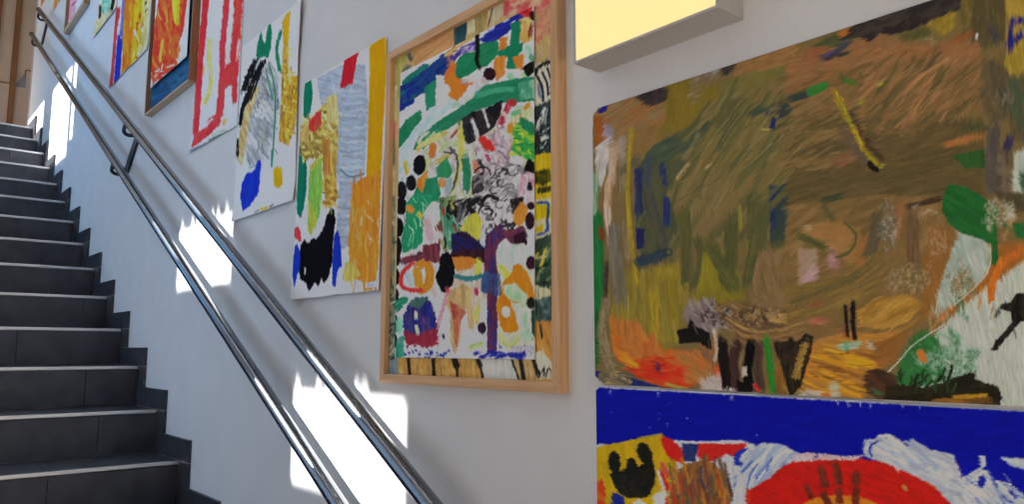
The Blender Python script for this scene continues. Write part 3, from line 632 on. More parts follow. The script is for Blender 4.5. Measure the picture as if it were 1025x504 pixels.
late(P, '1f1a12', [(888, 386), (905, 384), (925, 388), (945, 382), (960, 376), (972, 378), (990, 384), (1000, 386), (1004, 398), (1002, 406), (930, 406), (885, 400)], c2='2c2416', tex=.6, ang=5, rough=2.5); late(S, 10, '1b1811', [(958, 384), (972, 377)], rough=.8); late(S, 9, '1d1a12', [(992, 388), (1000, 400)], rough=.8); late(T, 24, (895, 372, 960, 392), ['1c2a18', '23401f', '17150f'], 12, 2.4, -60, 30)
late(S, 6, '5c3f1c', [(935, 402), (970, 401), (992, 400)], c2='7a5320'); late(S, 4, 'a0761f', [(955, 397), (975, 396), (990, 395)]); late(S, 3, '8a5a20', [(945, 399), (965, 402)])
late(P, '1d1712', [(776, 342), (800, 341), (808, 333), (815, 337), (814, 350), (806, 376), (802, 388), (792, 396), (784, 368)], c2='31261a', tex=.5); late(S, 8, '7d602c', [(808, 342), (802, 362), (797, 380)], c2='9a7a36', rough=.7, dry=.15); S(4, '8c6c30', [(795, 348), (796, 372)], dry=.25)
P('b0a296', [(798, 396), (808, 389), (824, 392), (822, 402), (798, 402)], c2='a8988a'); S(11, 'a6a48a', [(836, 386), (838, 400)], c2='b0a890'); S(5, 'a85c34', [(826, 398), (832, 392)])
T(30, (620, 120, 960, 360), ['7c6840', '4e4628', '8a7044'], 18, 1.4, -45, 25, a=.55)
FLD = [(640, 120, 45, -30), (620, 200, 40, 88), (690, 150, 45, -48), (760, 130, 70, -48), (720, 220, 40, 75), (760, 270, 40, 86), (650, 300, 45, 88), (640, 370, 40, 15), (700, 330, 25, 60), (760, 320, 30, 8), (760, 370, 35, 86),
    (830, 70, 50, -12), (830, 150, 60, -22), (910, 90, 45, -48), (960, 60, 30, -40), (990, 120, 35, 85), (900, 170, 60, -12), (830, 240, 40, -30), (830, 300, 40, -22), (900, 230, 35, 86), (900, 310, 30, -28), (840, 370, 40, 12), (950, 270, 35, 70), (1000, 350, 60, 83), (930, 350, 30, 70), (940, 395, 40, 4), (980, 210, 30, 40), (1010, 40, 30, 85)]
s.drag(6, FLD, 1.0, .8, seed=3)
s.drag(2.5, FLD, .7, .6, seed=9)
late(T, 26, (812, 352, 870, 396), ['c8901e', '6c421a', 'b07824'], 22, 1.6, 12, 12, dry=.2, a=.55)
late(T, 30, (870, 60, 985, 125), ['94683f', '4c4428', '86603a'], 30, 1.5, -46, 12, dry=.25, a=.55)
late(T, 26, (690, 110, 790, 200), ['7a6a40', '4a4a2c', '857448'], 38, 1.4, -50, 10, dry=.3, a=.55)
late(T, 20, (790, 110, 870, 165), ['7c643c', '4c4228'], 34, 1.4, -20, 10, dry=.3, a=.55)
late(T, 18, (625, 280, 690, 340), ['94802a', '6a5c24', 'a08a30'], 24, 1.6, 88, 6, dry=.3, a=.55)
late(T, 16, (624, 355, 700, 384), ['d03a1c', 'a02412', 'c86a24'], 18, 2, 10, 25, dry=.2, a=.55)
late(T, 20, (690, 300, 740, 345), ['9a8e86', '3a302c', '7c6a5c'], 10, 1.4, 50, 50, dry=.2, a=.55)
late(S, 12, '4a4a28', [(712, 246), (724, 268), (736, 288)], c2='565428', dry=.08); late(S, 10, '474828', [(757, 205), (756, 245), (748, 285)], c2='55502c', dry=.08); late(S, 9, '504e2a', [(688, 214), (689, 250), (688, 284)], dry=.1)
late(S, 8, '5c5030', [(796, 304), (835, 288), (868, 268), (884, 250)], dry=.12, c2='70592c'); late(S, 6, '4c4a28', [(802, 236), (816, 243), (828, 249)], dry=.05); late(S, 2.4, '4e4a2c', [(846, 222), (858, 236), (852, 252), (838, 258)])
late(S, 7, '6a5a42', [(608, 300), (604, 335), (609, 360), (617, 380)], c2='857350', dry=.1)
for a in DETAIL: a[0](*a[1], **a[2])
s.drag(1.6, FLD, .7, .45, seed=15)
s.outline([(594.5, 116), (601, 106), (935, -8), (1300, -130), (1300, 440), (1025, 409.6), (800, 395.5), (606, 384.6), (595.5, 375), (594.2, 300), (595, 200)])
tag(s.build('painting', None, LR, .0008, .0007, lambda a, b: .0015*np.sin(3.1*a+1)*np.sin(2.3*b+.5)+.0018, 'paint_gloss'), 'large brown and olive abstract painting with a green leaf shape at its right', 'painting')

# ------------------------------------------------------------------ the blue topped painting below it
z1 = wz(800, 396.4)[1]
s = Sheet(bx0+.001, -.235, z1-.5, z1, 700, 'b2b0b2')
S, P, E, T, Mo = s.S, s.P, s.E, s.dabs, s.mottle
P('b51a12', [(500, 470), (1300, 440), (1500, 4000), (300, 4000)], c2='b83a14', ang=30)
P('070d88', [(590, 387), (602, 387.6), (800, 398.4), (1025, 411.4), (1200, 421), (1200, 470), (1025, 458), (985, 462), (960, 460), (905, 452), (888, 460), (855, 462), (820, 458), (790, 450), (750, 444), (700, 446), (668, 440), (640, 442), (590, 450)], tex=.05, h=.2, c2='070c80', ang=0)
P('b2b0b4', [(672, 440), (700, 441), (745, 440), (752, 444), (752, 470), (740, 500), (720, 520), (670, 520)], ang=0)
P('b8950f', [(594, 447), (618, 443), (645, 437), (664, 433), (672, 445), (680, 462), (676, 480), (668, 498), (650, 520), (590, 560), (592, 455)], c2='b08a12', tex=.15)
S(3, 'a8a098', [(596, 447), (606, 444)]); S(2, '4a4630', [(640, 438), (664, 434)], c2='8a7a30')
P('b81d17', [(664, 436), (672, 438), (684, 448), (690, 460), (684, 464), (670, 456), (664, 446)], c2='c02018'); P('263258', [(684, 443), (701, 444), (697, 462), (686, 460)], c2='1c2a60')
P('b81c18', [(700, 443), (740, 444), (752, 442), (744, 452), (730, 460), (708, 462), (700, 456)], c2='c0241a')
P('b5b3b6', [(714, 461), (728, 454), (740, 458), (745, 470), (744, 490), (738, 506), (720, 506), (728, 480)], c2='a8a8b0'); S(5, 'c04a3c', [(664, 464), (672, 478)]); S(6, 'b2251c', [(662, 472), (670, 490)]); S(3, 'b8b4b0', [(660, 470), (668, 496)])
P('6e4a34', [(676, 474), (688, 464), (705, 459), (718, 464), (730, 480), (736, 520), (666, 520)], c2='8a5c24', ang=86, tex=.5)
T(70, (672, 466, 732, 512), ['8a5a20', '4c3a40', 'a8701c', '6c3c2c', '9a6a34', '5a4a38', 'a03a1c'], 22, 3, 84, 12); S(3, '3c2c40', [(730, 478), (735, 500)])
E('16150f', 616.5, 462, 6.2, 11.5, -4); E('16150f', 634, 466, 5.5, 9, -10); E('16150f', 647, 453.5, 7.2, 12, -22); S(7, '16150f', [(617, 470), (620, 484)]); S(8, '16150f', [(651, 460), (654, 478)]); S(7, '16150f', [(635, 472), (638, 484)]); P('16150f', [(611, 474), (621, 471), (628, 468), (640, 467), (648, 463), (657, 466), (657, 485), (640, 496), (622, 492)])
P('161612', [(615, 480), (622, 474), (634, 474), (645, 470), (656, 468), (656, 484), (650, 496), (640, 498), (626, 496), (618, 488)], c2='222018', round=True)
P('1c2a70', [(615, 492), (626, 496), (628, 515), (612, 515)], c2='16207a'); P('b8b4b8', [(636, 502), (642, 498), (648, 504), (650, 520), (632, 520)]); P('b8b4b8', [(655, 495), (664, 490), (668, 500), (664, 520), (654, 520)]); P('b83418', [(597, 484), (604, 478), (608, 490), (606, 520), (594, 520)], c2='c05a1c')
P('a9adb2', [(752, 450), (765, 442), (784, 444), (802, 453), (790, 466), (776, 480), (762, 490), (752, 490), (742, 475), (744, 462)], c2='8c98ac', ang=-50); S(7, '12208c', [(742, 464), (740, 456), (750, 450)], c2='1a2a90'); T(16, (745, 445, 785, 480), ['3a58a0', 'b4b8bc', '6c80b0', 'c0c0c0'], 24, 2.5, -55, 15); P('b4b4b8', [(748, 441), (756, 444), (757, 452), (750, 448)])
P('b4b2b6', [(740, 470), (750, 478), (748, 500), (752, 520), (728, 520), (738, 490)])
P('b91a12', [(752, 490), (772, 478), (782, 468), (794, 462), (820, 458), (850, 456), (876, 460), (905, 468), (930, 484), (952, 500), (975, 530), (752, 530)], c2='ad1a14', tex=.15, ang=25)
P('b4acb0', [(795, 455), (812, 452), (852, 456), (866, 455), (858, 460), (820, 460), (798, 462)], dry=.3, c2='c09a98', ang=85)
P('c0601a', [(806, 503), (822, 496), (845, 494), (868, 498), (884, 506), (890, 540), (800, 540)], c2='c87a1a', ang=20); E('c8701c', 845, 560, 52, 62, a=.6)
for w, p in ((5, [(809, 486), (814, 499)]), (7.5, [(823, 468), (826, 478), (828, 488)]), (7, [(826, 494), (831, 504)]), (8, [(837, 463), (840, 474), (841, 486)]), (7, [(841, 490), (842, 504)]), (8, [(859, 472), (858, 486)]), (7, [(859, 488), (858, 506)])): S(w, '582018', p, c2='6c2c1c', dry=.12)
S(4, 'a07a3a', [(906, 486), (908, 489)])
P('9a9ea6', [(866, 456), (866, 446), (874, 441), (882, 434), (892, 434), (908, 445), (930, 449), (955, 454), (962, 470), (968, 500), (975, 520), (950, 500), (934, 484), (905, 470), (886, 462)], c2='b0b2b6', ang=28)
T(26, (880, 442, 930, 462), ['b4b6ba', '8e96a4', 'a4a8ae', '98a2b4'], 36, 3, 28, 14); S(2, '10188a', [(874, 456), (872, 447), (880, 441)]); S(2.5, 'c0c2c2', [(880, 436), (892, 436), (908, 446)])
P('070d88', [(958, 458), (1200, 470), (1200, 540), (968, 530), (966, 495), (962, 470)], tex=.1)
P('a2a8b2', [(962, 478), (972, 474), (980, 468), (990, 470), (997, 480), (1010, 482), (1024, 492), (1036, 508), (1040, 530), (970, 530)], c2='b4b6ba', ang=40, tex=.4, rough=2); P('a8aeb6', [(1003, 457), (1030, 459), (1060, 470), (1030, 470), (1014, 466)], ang=20); P('a8aeb6', [(981, 455), (988, 456), (988, 466), (982, 470)], dry=.1)
E('10188a', 984, 481, 4, 6, 15); T(12, (972, 478, 1030, 506), ['2a3a98', '6c7cae', '1a2490', 'bcbec2'], 20, 2, 42, 25, a=.8); S(2, 'b8babc', [(976, 484), (984, 472), (993, 478)])
S(4, '16208c', [(984, 480), (983, 487)]); S(3, '1a2490', [(1012, 490), (1018, 498)])
for x in (612, 660, 733, 735, 840, 850, 862, 872, 905, 922): S((1.4, .4), 'b8b8bc', [(x, 389+(x-597)*.0505), (x+1, 394+(x-597)*.0505)])
s.spots(9, (600, 400, 760, 435), ['7c80a8', 'a8a8b8'], .3, .6)
s.drag(3, [(800, 410, 500, 0), (700, 485, 35, 86), (770, 462, 30, -52), (635, 480, 30, 60), (900, 460, 60, 28), (840, 490, 60, 60), (1000, 485, 40, 50)], .9, .55, seed=4)
s.outline([(597, 390.6), (602, 385.8), (800, 396.6), (1025, 410.3), (1300, 427), (1300, 1500), (560, 1500), (596.6, 460)])
tag(s.build('painting', None, LR, .0008, .0005, lambda a, b: .0015*np.sin(2.5*a+.4)*np.sin(2*b)+.0018, 'paint_gloss'), 'painting with a broad blue top band and red arch, below the brown painting', 'painting')
# ------------------------------------------------------------------ big framed picture
LC = (.475, .48, .51)
dep = .024
fx0 = wz(379.4, 382.1, -dep)[0]; fx1 = wz(569.6, 386, 0)[0]; fz0 = wz(380, 382.3, -dep)[1]; fz1 = wz(390, 52, -dep)[1]
fp = thing('framed_painting', ((fx0+fx1)/2, 0, fz0), 'large beech framed picture of a colourful splashed sheet, left of the brown painting', 'painting')
fw_ = .0205
frame(fp, fx0, fx1, fz0, fz1, fw_, dep, M['beech_x'], M['beech_z'])
yb = -.010
s = Sheet(fx0+fw_-.002, fx1-fw_+.002, fz0+fw_-.002, fz1-fw_+.002, 560, 'a08a60', yb)
S, P, E, T, Mo = s.S, s.P, s.E, s.dabs, s.mottle
T(60, (385, 0, 555, 380), ['a88a5c', '9a8a68', 'a87c4c'], 24, 6, 80, 40, a=.5)
P('8d8748', [(388, 60), (408, 50), (406, 70), (402, 98), (388, 100)], c2='9a9058'); S(5, '566258', [(404, 74), (410, 66)], c2='3c4a44'); S(4, '4a5248', [(409, 54), (413, 60)], c2='2c3030')
P('a67a50', [(414, 50), (456, 26), (456, 46), (436, 58), (415, 72)], c2='aa8258', ang=-30); P('2d474f', [(455, 24), (470, 14), (466, 40), (455, 46)], c2='24404a')
P('b2aa90', [(468, 20), (476, 12), (475, 32), (468, 34)]); P('7a6a3c', [(475, 12), (489, 4), (486, 30), (477, 34)], c2='8c7c50'); P('a8a090', [(488, 4), (506, -6), (504, 14), (490, 28)], c2='a89a78'); S(1.2, '33353a', [(496, 0), (492, 14), (489, 26)])
P('a8444c', [(503, -6), (552, -30), (554, 4), (533, 12), (505, 16)], c2='b09a80', ang=-40, dry=.3); P('9e4448', [(538, 12), (553, 2), (554, 30), (540, 44), (535, 40)], c2='a87a60', ang=-50, dry=.2)
P('a48c58', [(536, 44), (554, 30), (554, 62), (536, 70)], c2='9a8a70', ang=60); P('b0aca0', [(534, 66), (554, 58), (554, 108), (534, 112)]); S(3.5, '16171a', [(536, 74), (541, 66), (553, 61)]); S(2.6, '16171a', [(538, 76), (543, 88), (544, 102)]); S(2.2, '16171a', [(543, 72), (548, 84), (549, 96)]); S(2.2, '16171a', [(548, 68), (552, 80), (552, 94)]); S(3, '24387a', [(539, 84), (541, 98)], a=.6)
P('1c2226', [(534, 108), (554, 98), (554, 154), (534, 158)], c2='2c383a', tex=.5); S(3, 'a8aaa8', [(546, 108), (540, 120), (538, 130)]); S(2, 'a8aaa8', [(545, 112), (543, 124)]); P('a4a8a4', [(540, 134), (546, 130), (550, 138), (542, 142)]); T(10, (536, 110, 552, 152), ['5c7074', '12161a', '8a9a98'], 12, 1.6, -50, 30)
P('a98f0f', [(534, 156), (554, 152), (554, 202), (534, 204)], c2='b09a20'); P('282a12', [(536, 172), (550, 168), (553, 180), (544, 186), (536, 184)], c2='5c5410', dry=.1); P('2c2c14', [(538, 188), (552, 186), (552, 192), (538, 194)], dry=.3)
P('b0a890', [(534, 200), (554, 198), (554, 244), (534, 248)]); P('ad960f', [(536, 204), (552, 206), (552, 218), (536, 220)]); S(2.6, '17387c', [(538, 203), (549, 204), (548, 220), (548, 231), (538, 235)]); P('a8900f', [(536, 228), (544, 224), (544, 232), (536, 232)])
P('26382f', [(534, 242), (554, 232), (554, 300), (534, 306)], c2='3a4a3a', ang=-40, tex=.5); T(18, (535, 240, 553, 300), ['6a7a50', '14241c', '9a9a70', 'b0a040', '3c5a48'], 14, 2.6, -40, 30); P('a8a488', [(534, 284), (552, 290), (552, 300), (534, 298)], dry=.2)
P('2b3f3c', [(534, 300), (554, 296), (554, 324), (534, 322)], c2='54686a', ang=70); P('a8743c', [(534, 322), (554, 320), (554, 382), (534, 382)], c2='b0803c', ang=70); S(2.5, '26221c', [(541, 324), (543, 338)]); P('b4b0a0', [(536, 352), (544, 350), (553, 362), (553, 379), (534, 379)], dry=.25, c2='a8a490'); 
for p in ([(538, 368), (541, 374), (539, 378)], [(543, 372), (545, 368), (545, 376)], [(547, 376), (549, 369), (552, 370)], [(534, 362), (538, 368)]): S(1.6, '1a1815', p)
P('5a7080', [(380, 358), (400, 358), (400, 380), (380, 380)], c2='6c7c80', ang=85); P('a0783f', [(399, 357), (482, 358), (484, 382), (399, 382)], c2='ac8a50', ang=85, tex=.4)
for w, p in ((3.5, [(409, 358), (411, 380)]), (4, [(434, 358), (435, 381)]), (7, [(455, 358), (457, 366)]), (2.5, [(458, 364), (458, 381)])): S(w, '1e1a18', p)
P('a9aaa8', [(480, 358), (514, 358), (520, 382), (484, 382)], c2='b0b0ac'); S(5, '24201e', [(478, 358), (482, 368)]); S(2.6, '24201e', [(481, 364), (484, 381)]); S(2.2, '201d1c', [(512, 358), (520, 380)]); S(4, '201d1c', [(521, 359), (525, 381)]); P('a47c48', [(526, 359), (536, 359), (538, 382), (528, 382)], c2='a89068'); S(4, '24201c', [(534, 359), (539, 376)])
P('98966e', [(384, 90), (398, 85), (396, 130), (386, 132)], c2='a8a888'); P('a85c64', [(388, 122), (397, 122), (396, 140), (388, 142)]); P('8a9070', [(386, 140), (396, 140), (396, 165), (386, 165)], c2='5c6c60'); P('a8a080', [(384, 165), (396, 165), (395, 200), (384, 200)], c2='9a8a50')
P('8c8c70', [(380, 196), (396, 196), (395, 300), (380, 300)], c2='5c6858', ang=75); T(14, (383, 198, 396, 300), ['a09c78', '3e4c44', '6c7c68', '586a6c'], 12, 4, 60, 40); P('6a766a', [(380, 296), (396, 296), (396, 360), (380, 360)], c2='3c4a44', ang=60); T(10, (383, 298, 396, 358), ['9aa090', '26302c', '5c7070'], 16, 3, -50, 20)
s.drag(3, [(450, 200, 400, 80), (440, 40, 50, -35)], .9, .6, seed=4)
tag(s.build('backing_picture', fp, LC, .0006, .0006), 'ochre, teal and black painted backing sheet')
# the sheet mounted on top
ys = -.0135
sx0 = wz(395.6, 350, ys)[0]; sx1 = wz(535.6, 300, ys)[0]; sz0 = wz(460, 358.4, ys)[1]; sz1 = wz(402, 73, ys)[1]
s = Sheet(sx0, sx1, sz0, sz1, 620, 'b3b3bb', ys)
s.grow = .9
S, P, E, T, Mo = s.S, s.P, s.E, s.dabs, s.mottle
T(60, (400, 90, 535, 160), ['a8b0a4', '9ab0a4', 'a8a488', 'b8bcc0', '8aa894'], 12, 4, -30, 25, a=.8)
T(70, (440, 130, 535, 215), ['a8a8ac', '8c9090', '6c7070', 'a89a80', '9aa888', '7c6a68'], 11, 3.5, -55, 40, a=.85)
T(40, (400, 165, 480, 250), ['a8b0a8', '7aa890', 'a8a8a0', '8a8c90'], 10, 3, 70, 40, a=.8)
T(46, (404, 250, 535, 345), ['b8a8a8', 'a8b4a8', 'b89a98', 'b4a890', '98a8b8'], 12, 3, 75, 40, a=.7)
P('a3a586', [(418, 158), (440, 138), (468, 122), (476, 150), (474, 204), (452, 208), (432, 200), (424, 176)], c2='b0b2b0', ang=70, dry=.1, tex=.4); P('9a98a4', [(436, 160), (452, 150), (462, 165), (456, 190), (444, 196), (436, 182)], c2='b4b2ba', round=True)
P('2c2a2e', [(470, 204), (486, 188), (502, 166), (520, 166), (530, 196), (524, 214), (508, 236), (494, 252), (478, 246), (470, 226)], c2='5c5a60', dry=.12, tex=.5, ang=-50)
P('8a6a6c', [(476, 150), (500, 130), (512, 140), (508, 168), (486, 176)], c2='a89aa0', dry=.2, ang=60); P('b07a4c', [(512, 118), (530, 104), (535, 112), (520, 130)], c2='a8b090', dry=.2)
P('7a8a5c', [(436, 200), (456, 196), (462, 240), (446, 252), (436, 230)], c2='3c4c3c', dry=.15, tex=.5); P('b89a90', [(440, 262), (490, 262), (490, 300), (446, 300)], c2='b8b4a8', dry=.3); P('a8b098', [(500, 262), (534, 258), (534, 345), (500, 345)], c2='b8b2a8', dry=.3)
P('b0b8bc', [(398, 120), (440, 92), (446, 110), (420, 140), (405, 175), (396, 180)], c2='a4b4ba')
P('b4bcc0', [(398, 116), (418, 101), (427, 106), (415, 116), (399, 125)], ang=-35); P('b2bec2', [(454, 103), (444, 114), (423, 130), (413, 144), (405, 158), (402, 174), (397, 172), (399, 156), (405, 143), (422, 120), (434, 111), (449, 99)], c2='98b4bc', ang=-50)
P('1c6c58', [(404, 82), (414, 73), (425, 65), (430, 65), (421, 74), (410, 88), (402, 92)], c2='1a5a60', ang=-35); P('14246a', [(408, 84), (424, 72), (438, 61), (443, 55), (450, 55), (450, 69), (444, 75), (434, 81), (425, 92), (414, 98), (406, 98)], c2='1c3a70', ang=-32); P('16267a', [(399, 88), (406, 85), (417, 94), (413, 103), (402, 110), (398, 112)], c2='1c5a5c', ang=-30)
P('1c6c54', [(426, 88), (438, 79), (439, 93), (435, 105), (428, 110), (427, 98)], c2='22745a'); P('b8bec4', [(438, 76), (447, 77), (454, 93), (446, 103), (437, 104)], ang=-40)
P('b4682c', [(448, 53), (456, 47), (456, 60), (449, 66)], c2='4a3a70', ang=70); P('3c307a', [(450, 59), (462, 48), (478, 41), (479, 50), (462, 54), (452, 62)], c2='8a80b4', ang=-28, dry=.08, tex=.5); T(10, (452, 42, 478, 56), ['2c2a80', '8c84b8', 'b8a088'], 7, 1.5, -30, 25)
P('c06a22', [(446, 75), (450, 68), (456, 63), (459, 77), (469, 78), (467, 90), (458, 100), (450, 95), (453, 88), (446, 82)], c2='b8602a', ang=60); T(7, (465, 76, 490, 92), ['a8b8c0', 'b86a3c', '8a90a8', 'b8b8b8'], 10, 2.6, -25, 30)
P('176a4b', [(458, 63), (464, 55), (476, 52), (478, 67), (471, 74), (460, 78), (457, 74)], c2='20704e', ang=-30, tex=.15); P('176a4b', [(479, 46), (498, 39), (499, 54), (487, 66), (480, 66)], c2='20704e', ang=-30, tex=.15)
P('1c2482', [(481, 40), (498, 26), (520, 13), (524, 17), (521, 24), (511, 29), (502, 37), (487, 43)], c2='2c348c', ang=-34, rough=2, tex=.4); T(14, (483, 16, 522, 42), ['6c74b8', '1a2280', 'a0a4c8'], 8, 1.2, -35, 25); S(2.2, 'b0985c', [(446, 56), (460, 46), (478, 35)], dry=.1)
P('a01c26', [(504, 8), (532, 4), (534, 16), (528, 18), (518, 12), (506, 17)], c2='b03a3c', ang=0); P('ae8c4c', [(521, 20), (532, 18), (533, 40), (524, 43), (519, 36)], c2='b8a468'); E('2c1418', 534, 16, 2.6, 4); S(3, '6a1c24', [(533, 24), (531, 36)], dry=.25)
P('156a4e', [(513, 24), (521, 22), (520, 40), (517, 68), (508, 68), (512, 44)], tex=.15, rough=.8); P('156a4e', [(500, 52), (512, 46), (523, 44), (523, 51), (512, 56), (501, 57)], tex=.15, rough=.8); S(3.4, '12120f', [(478, 32), (478.5, 50), (478, 60), (481, 70)], rough=.3)
P('c46c2a', [(502, 38), (508, 38), (506, 49), (501, 49)]); P('c06a26', [(497, 58), (506, 57), (505, 74), (498, 80), (495, 70)], c2='b07a40'); P('c66e2a', [(515, 58), (524, 55), (523, 70), (517, 66)]); E('27131e', 490.5, 74, 5.5, 5.5, -20, rough=1); P('121310', [(525, 68), (534, 61), (534, 72), (528, 77)])
for x, y, c in ((528, 48, '7aa890'), (531, 56, '4a8a70'), (530, 84, 'a0b060'), (524, 76, '9ab890'), (511, 76, '6aa080'), (526, 52, 'a8b8b0'), (484, 80, 'a8a0a0'), (476, 84, 'b0a8b4')): S(5, c, [(x, y), (x+2, y+3)], dry=.1)
P('1b6a4c', [(414, 150), (420, 138), (430, 130), (440, 122), (458, 110), (474, 99), (484, 87), (504, 82), (520, 79), (536, 78), (536, 100), (518, 102), (502, 102), (480, 109), (462, 120), (442, 132), (424, 148)], c2='246f54', ang=-28, tex=.2); P('1a6a4c', [(397, 150), (398, 134), (407, 121), (421, 111), (422, 119), (413, 130), (405, 142)], c2='22704e', tex=.2)
P('8ab09a', [(520, 84), (536, 80), (536, 97), (522, 99)], c2='3c8068', dry=.2); S(5, '3a8a6c', [(478, 96), (500, 90), (515, 90)], dry=.3)
T(14, (420, 132, 470, 170), ['b0ae70', '9aa880', 'b4b8a0', 'a89a50'], 14, 4, -42, 15); S(6, 'b76a30', [(434, 146), (433, 155)]); S(3.4, 'b09a30', [(406, 162), (408, 174)], rough=.6); S(2.4, '8a4a44', [(452, 138), (459, 129)]); S(1.6, '3a3428', [(445, 152), (453, 153), (451, 147)]); S(2, '5a6a3c', [(460, 120), (462, 142)])
P('17171a', [(464, 119), (474, 113), (473, 126), (476, 140), (469, 144), (465, 133)], c2='2c2a30'); P('17161a', [(473, 113), (488, 109), (503, 101), (500, 117), (494, 127), (486, 133), (479, 138), (475, 122)], c2='282428'); S(2, 'b8b8b8', [(484, 109), (487, 118), (490, 128)]); S(3, 'b0b0b4', [(473, 120), (477, 130), (480, 140)])
S(5, '8a2530', [(511, 102), (506, 114), (501, 126)], dry=.15, c2='a85060'); S(3, 'b0a8a0', [(504, 112), (508, 118)]); S(5, 'c07a22', [(512, 124), (511, 134)]); E('8a2a30', 514, 103, 3, 3)
P('2a8640', [(515, 128), (526, 118), (536, 128), (536, 170), (529, 160), (514, 150)], c2='8aa83a', ang=50, tex=.4); T(26, (514, 126, 535, 156), ['a4b83a', '1f7a40', '6aa040'], 8, 1.6, 40, 60); P('1f6a4c', [(522, 118), (534, 124), (536, 134), (524, 128)]); S(4, '5a9a70', [(514, 114), (520, 112)], dry=.1); S(4, 'b07a2c', [(526, 108), (531, 104)], dry=.1)
P('a0909a', [(478, 144), (496, 132), (506, 128), (508, 150), (504, 170), (490, 172), (480, 160)], c2='b4b0b8', ang=60, tex=.4); T(20, (478, 134, 510, 175), ['7c7080', 'b8b0b4', '9a6c74', '5c5660'], 12, 1.6, 60, 50); S(8, 'c02a20', [(484, 140), (488, 146)], c2='b83c34'); S(5, 'b82c28', [(490, 143), (493, 149)]); S(3, 'a03a60', [(488, 156), (490, 160)])
E('121214', 420.5, 165, 5.5, 9.5, 8); E('121214', 412, 183, 4.5, 7); E('121214', 402.5, 191, 4, 9); P('2a7a50', [(438, 168), (448, 158), (453, 172), (450, 177), (439, 177)]); P('c8762c', [(417, 190), (420, 180), (428, 171), (427, 180), (423, 194)], c2='c06a2a'); P('1b6e50', [(412, 206), (418, 188), (424, 196), (428, 180), (437, 178), (441, 194), (434, 206), (424, 198), (420, 208)], c2='227858')
S(5, 'aca54c', [(461, 128), (462, 150), (458, 175), (452, 192)], c2='b8b26c'); S(1.8, '3a3a40', [(455, 150), (459, 165), (455, 185), (450, 194)]); S(7, '1c6a4c', [(466, 158), (468, 176), (467, 192)], c2='2a7050'); S(5, 'a86c50', [(476, 162), (478, 174)]); P('28262a', [(474, 178), (484, 172), (482, 192), (474, 194)], c2='3c3438'); S(3, '302c30', [(480, 160), (485, 170)], dry=.1); E('b07a48', 443, 183, 3, 4); E('8a9aa0', 450, 186, 3, 8, 10)
P('54505a', [(502, 176), (508, 162), (520, 168), (536, 172), (536, 200), (508, 200)], c2='8a8890', tex=.5); P('b0a8b0', [(518, 180), (530, 172), (536, 174), (536, 204), (520, 204)], c2='b88a9a'); S(5, '15131a', [(532, 182), (531, 188)]); P('101012', [(530, 160), (536, 164), (536, 173), (526, 170)]); T(8, (518, 175, 536, 200), ['b87a90', 'c4b8c0'], 8, 2, 60, 40)
P('b2b2b4', [(482, 190), (496, 176), (506, 168), (518, 166), (522, 178), (514, 200), (500, 214), (484, 214), (476, 205)], c2='8c8c90', ang=-40, tex=.5)
P('1b191c', [(450, 206), (460, 200), (479, 198), (471, 212), (459, 222), (452, 231)], c2='54545a', dry=.05, tex=.6); P('1c1a1e', [(511, 204), (522, 198), (520, 216), (514, 214)]); T(16, (450, 198, 480, 226), ['b4b4b8', '1a1a1c', '8a8a8e'], 9, 1.3, -45, 40)
P('b6b6ba', [(480, 206), (494, 198), (506, 200), (515, 210), (514, 224), (504, 232), (497, 232), (494, 250), (484, 250), (480, 232), (476, 218)], c2='a8a8ae', round=True)
R_ = random.Random(5)
for i in range(60):
    cx, cy = R_.uniform(478, 514), R_.uniform(170, 240); r = R_.uniform(2, 8); a0 = R_.uniform(0, 6.3)
    S(R_.choice((.9, 1.3, 2)), R_.choice(('1c1a1c', '2c2a2c', '6c6a70', 'c0c0c2')), [(cx+r*math.cos(a0+t), cy+r*.8*math.sin(a0+t)) for t in (0, .7, 1.5, 2.3, 3.2)])
S(4, '1a181b', [(476, 214), (470, 206), (482, 198)]); S(3, '18171a', [(482, 204), (489, 196), (500, 200)])
for c, x, y, rx, ry in (('101013', 402, 206, 5, 8), ('101013', 399, 227.5, 4.5, 9), ('101013', 398, 247, 4, 9), ('101013', 397.5, 260, 3.6, 5), ('101013', 396.5, 277, 3.4, 8), ('101013', 395.6, 294, 3.5, 5), ('101013', 395.4, 302, 4.5, 6), ('101013', 395, 324, 3.5, 9), ('101013', 394.5, 341, 3, 7)): E(c, x, y, rx, ry)
P('1f7a56', [(408, 204), (416, 194), (432, 196), (428, 215), (424, 240), (416, 248), (404, 252), (403, 240), (407, 224)], c2='28845c', ang=80); T(12, (408, 200, 428, 246), ['6ab090', '9ac0a0'], 12, .9, 70, 50); S(4, 'b0a040', [(420, 214), (422, 216)]); P('b8b4b8', [(426, 212), (434, 202), (442, 204), (444, 236), (436, 246), (424, 246)]); S(7, 'bf969c', [(427, 218), (430, 232), (432, 242)], c2='b8a0a8'); S(6, 'b87a3c', [(410, 208), (412, 210)])
P('3a785e', [(442, 204), (450, 210), (455, 232), (452, 250), (446, 240), (442, 222)], c2='5a8a70', tex=.5); P('1c1614', [(450, 201), (456, 206), (458, 216), (452, 214), (448, 212)]); T(14, (436, 204, 460, 245), ['2a5a48', '8a3a30', 'a89a50', '1c1a18', '6aa080'], 9, 2, 75, 30); S(3, '6a3a2a', [(441, 222), (442, 232)])
P('b2ae3c', [(462, 232), (468, 218), (478, 213), (482, 222), (480, 238), (472, 240), (466, 234)], c2='a8a448', dry=.05); P('1e1e54', [(453, 234), (466, 232), (478, 242), (486, 250), (484, 262), (468, 258), (454, 258)], c2='281824', ang=20); P('221620', [(452, 254), (470, 250), (488, 250), (486, 262), (470, 264), (452, 260)], c2='381c20', dry=.05)
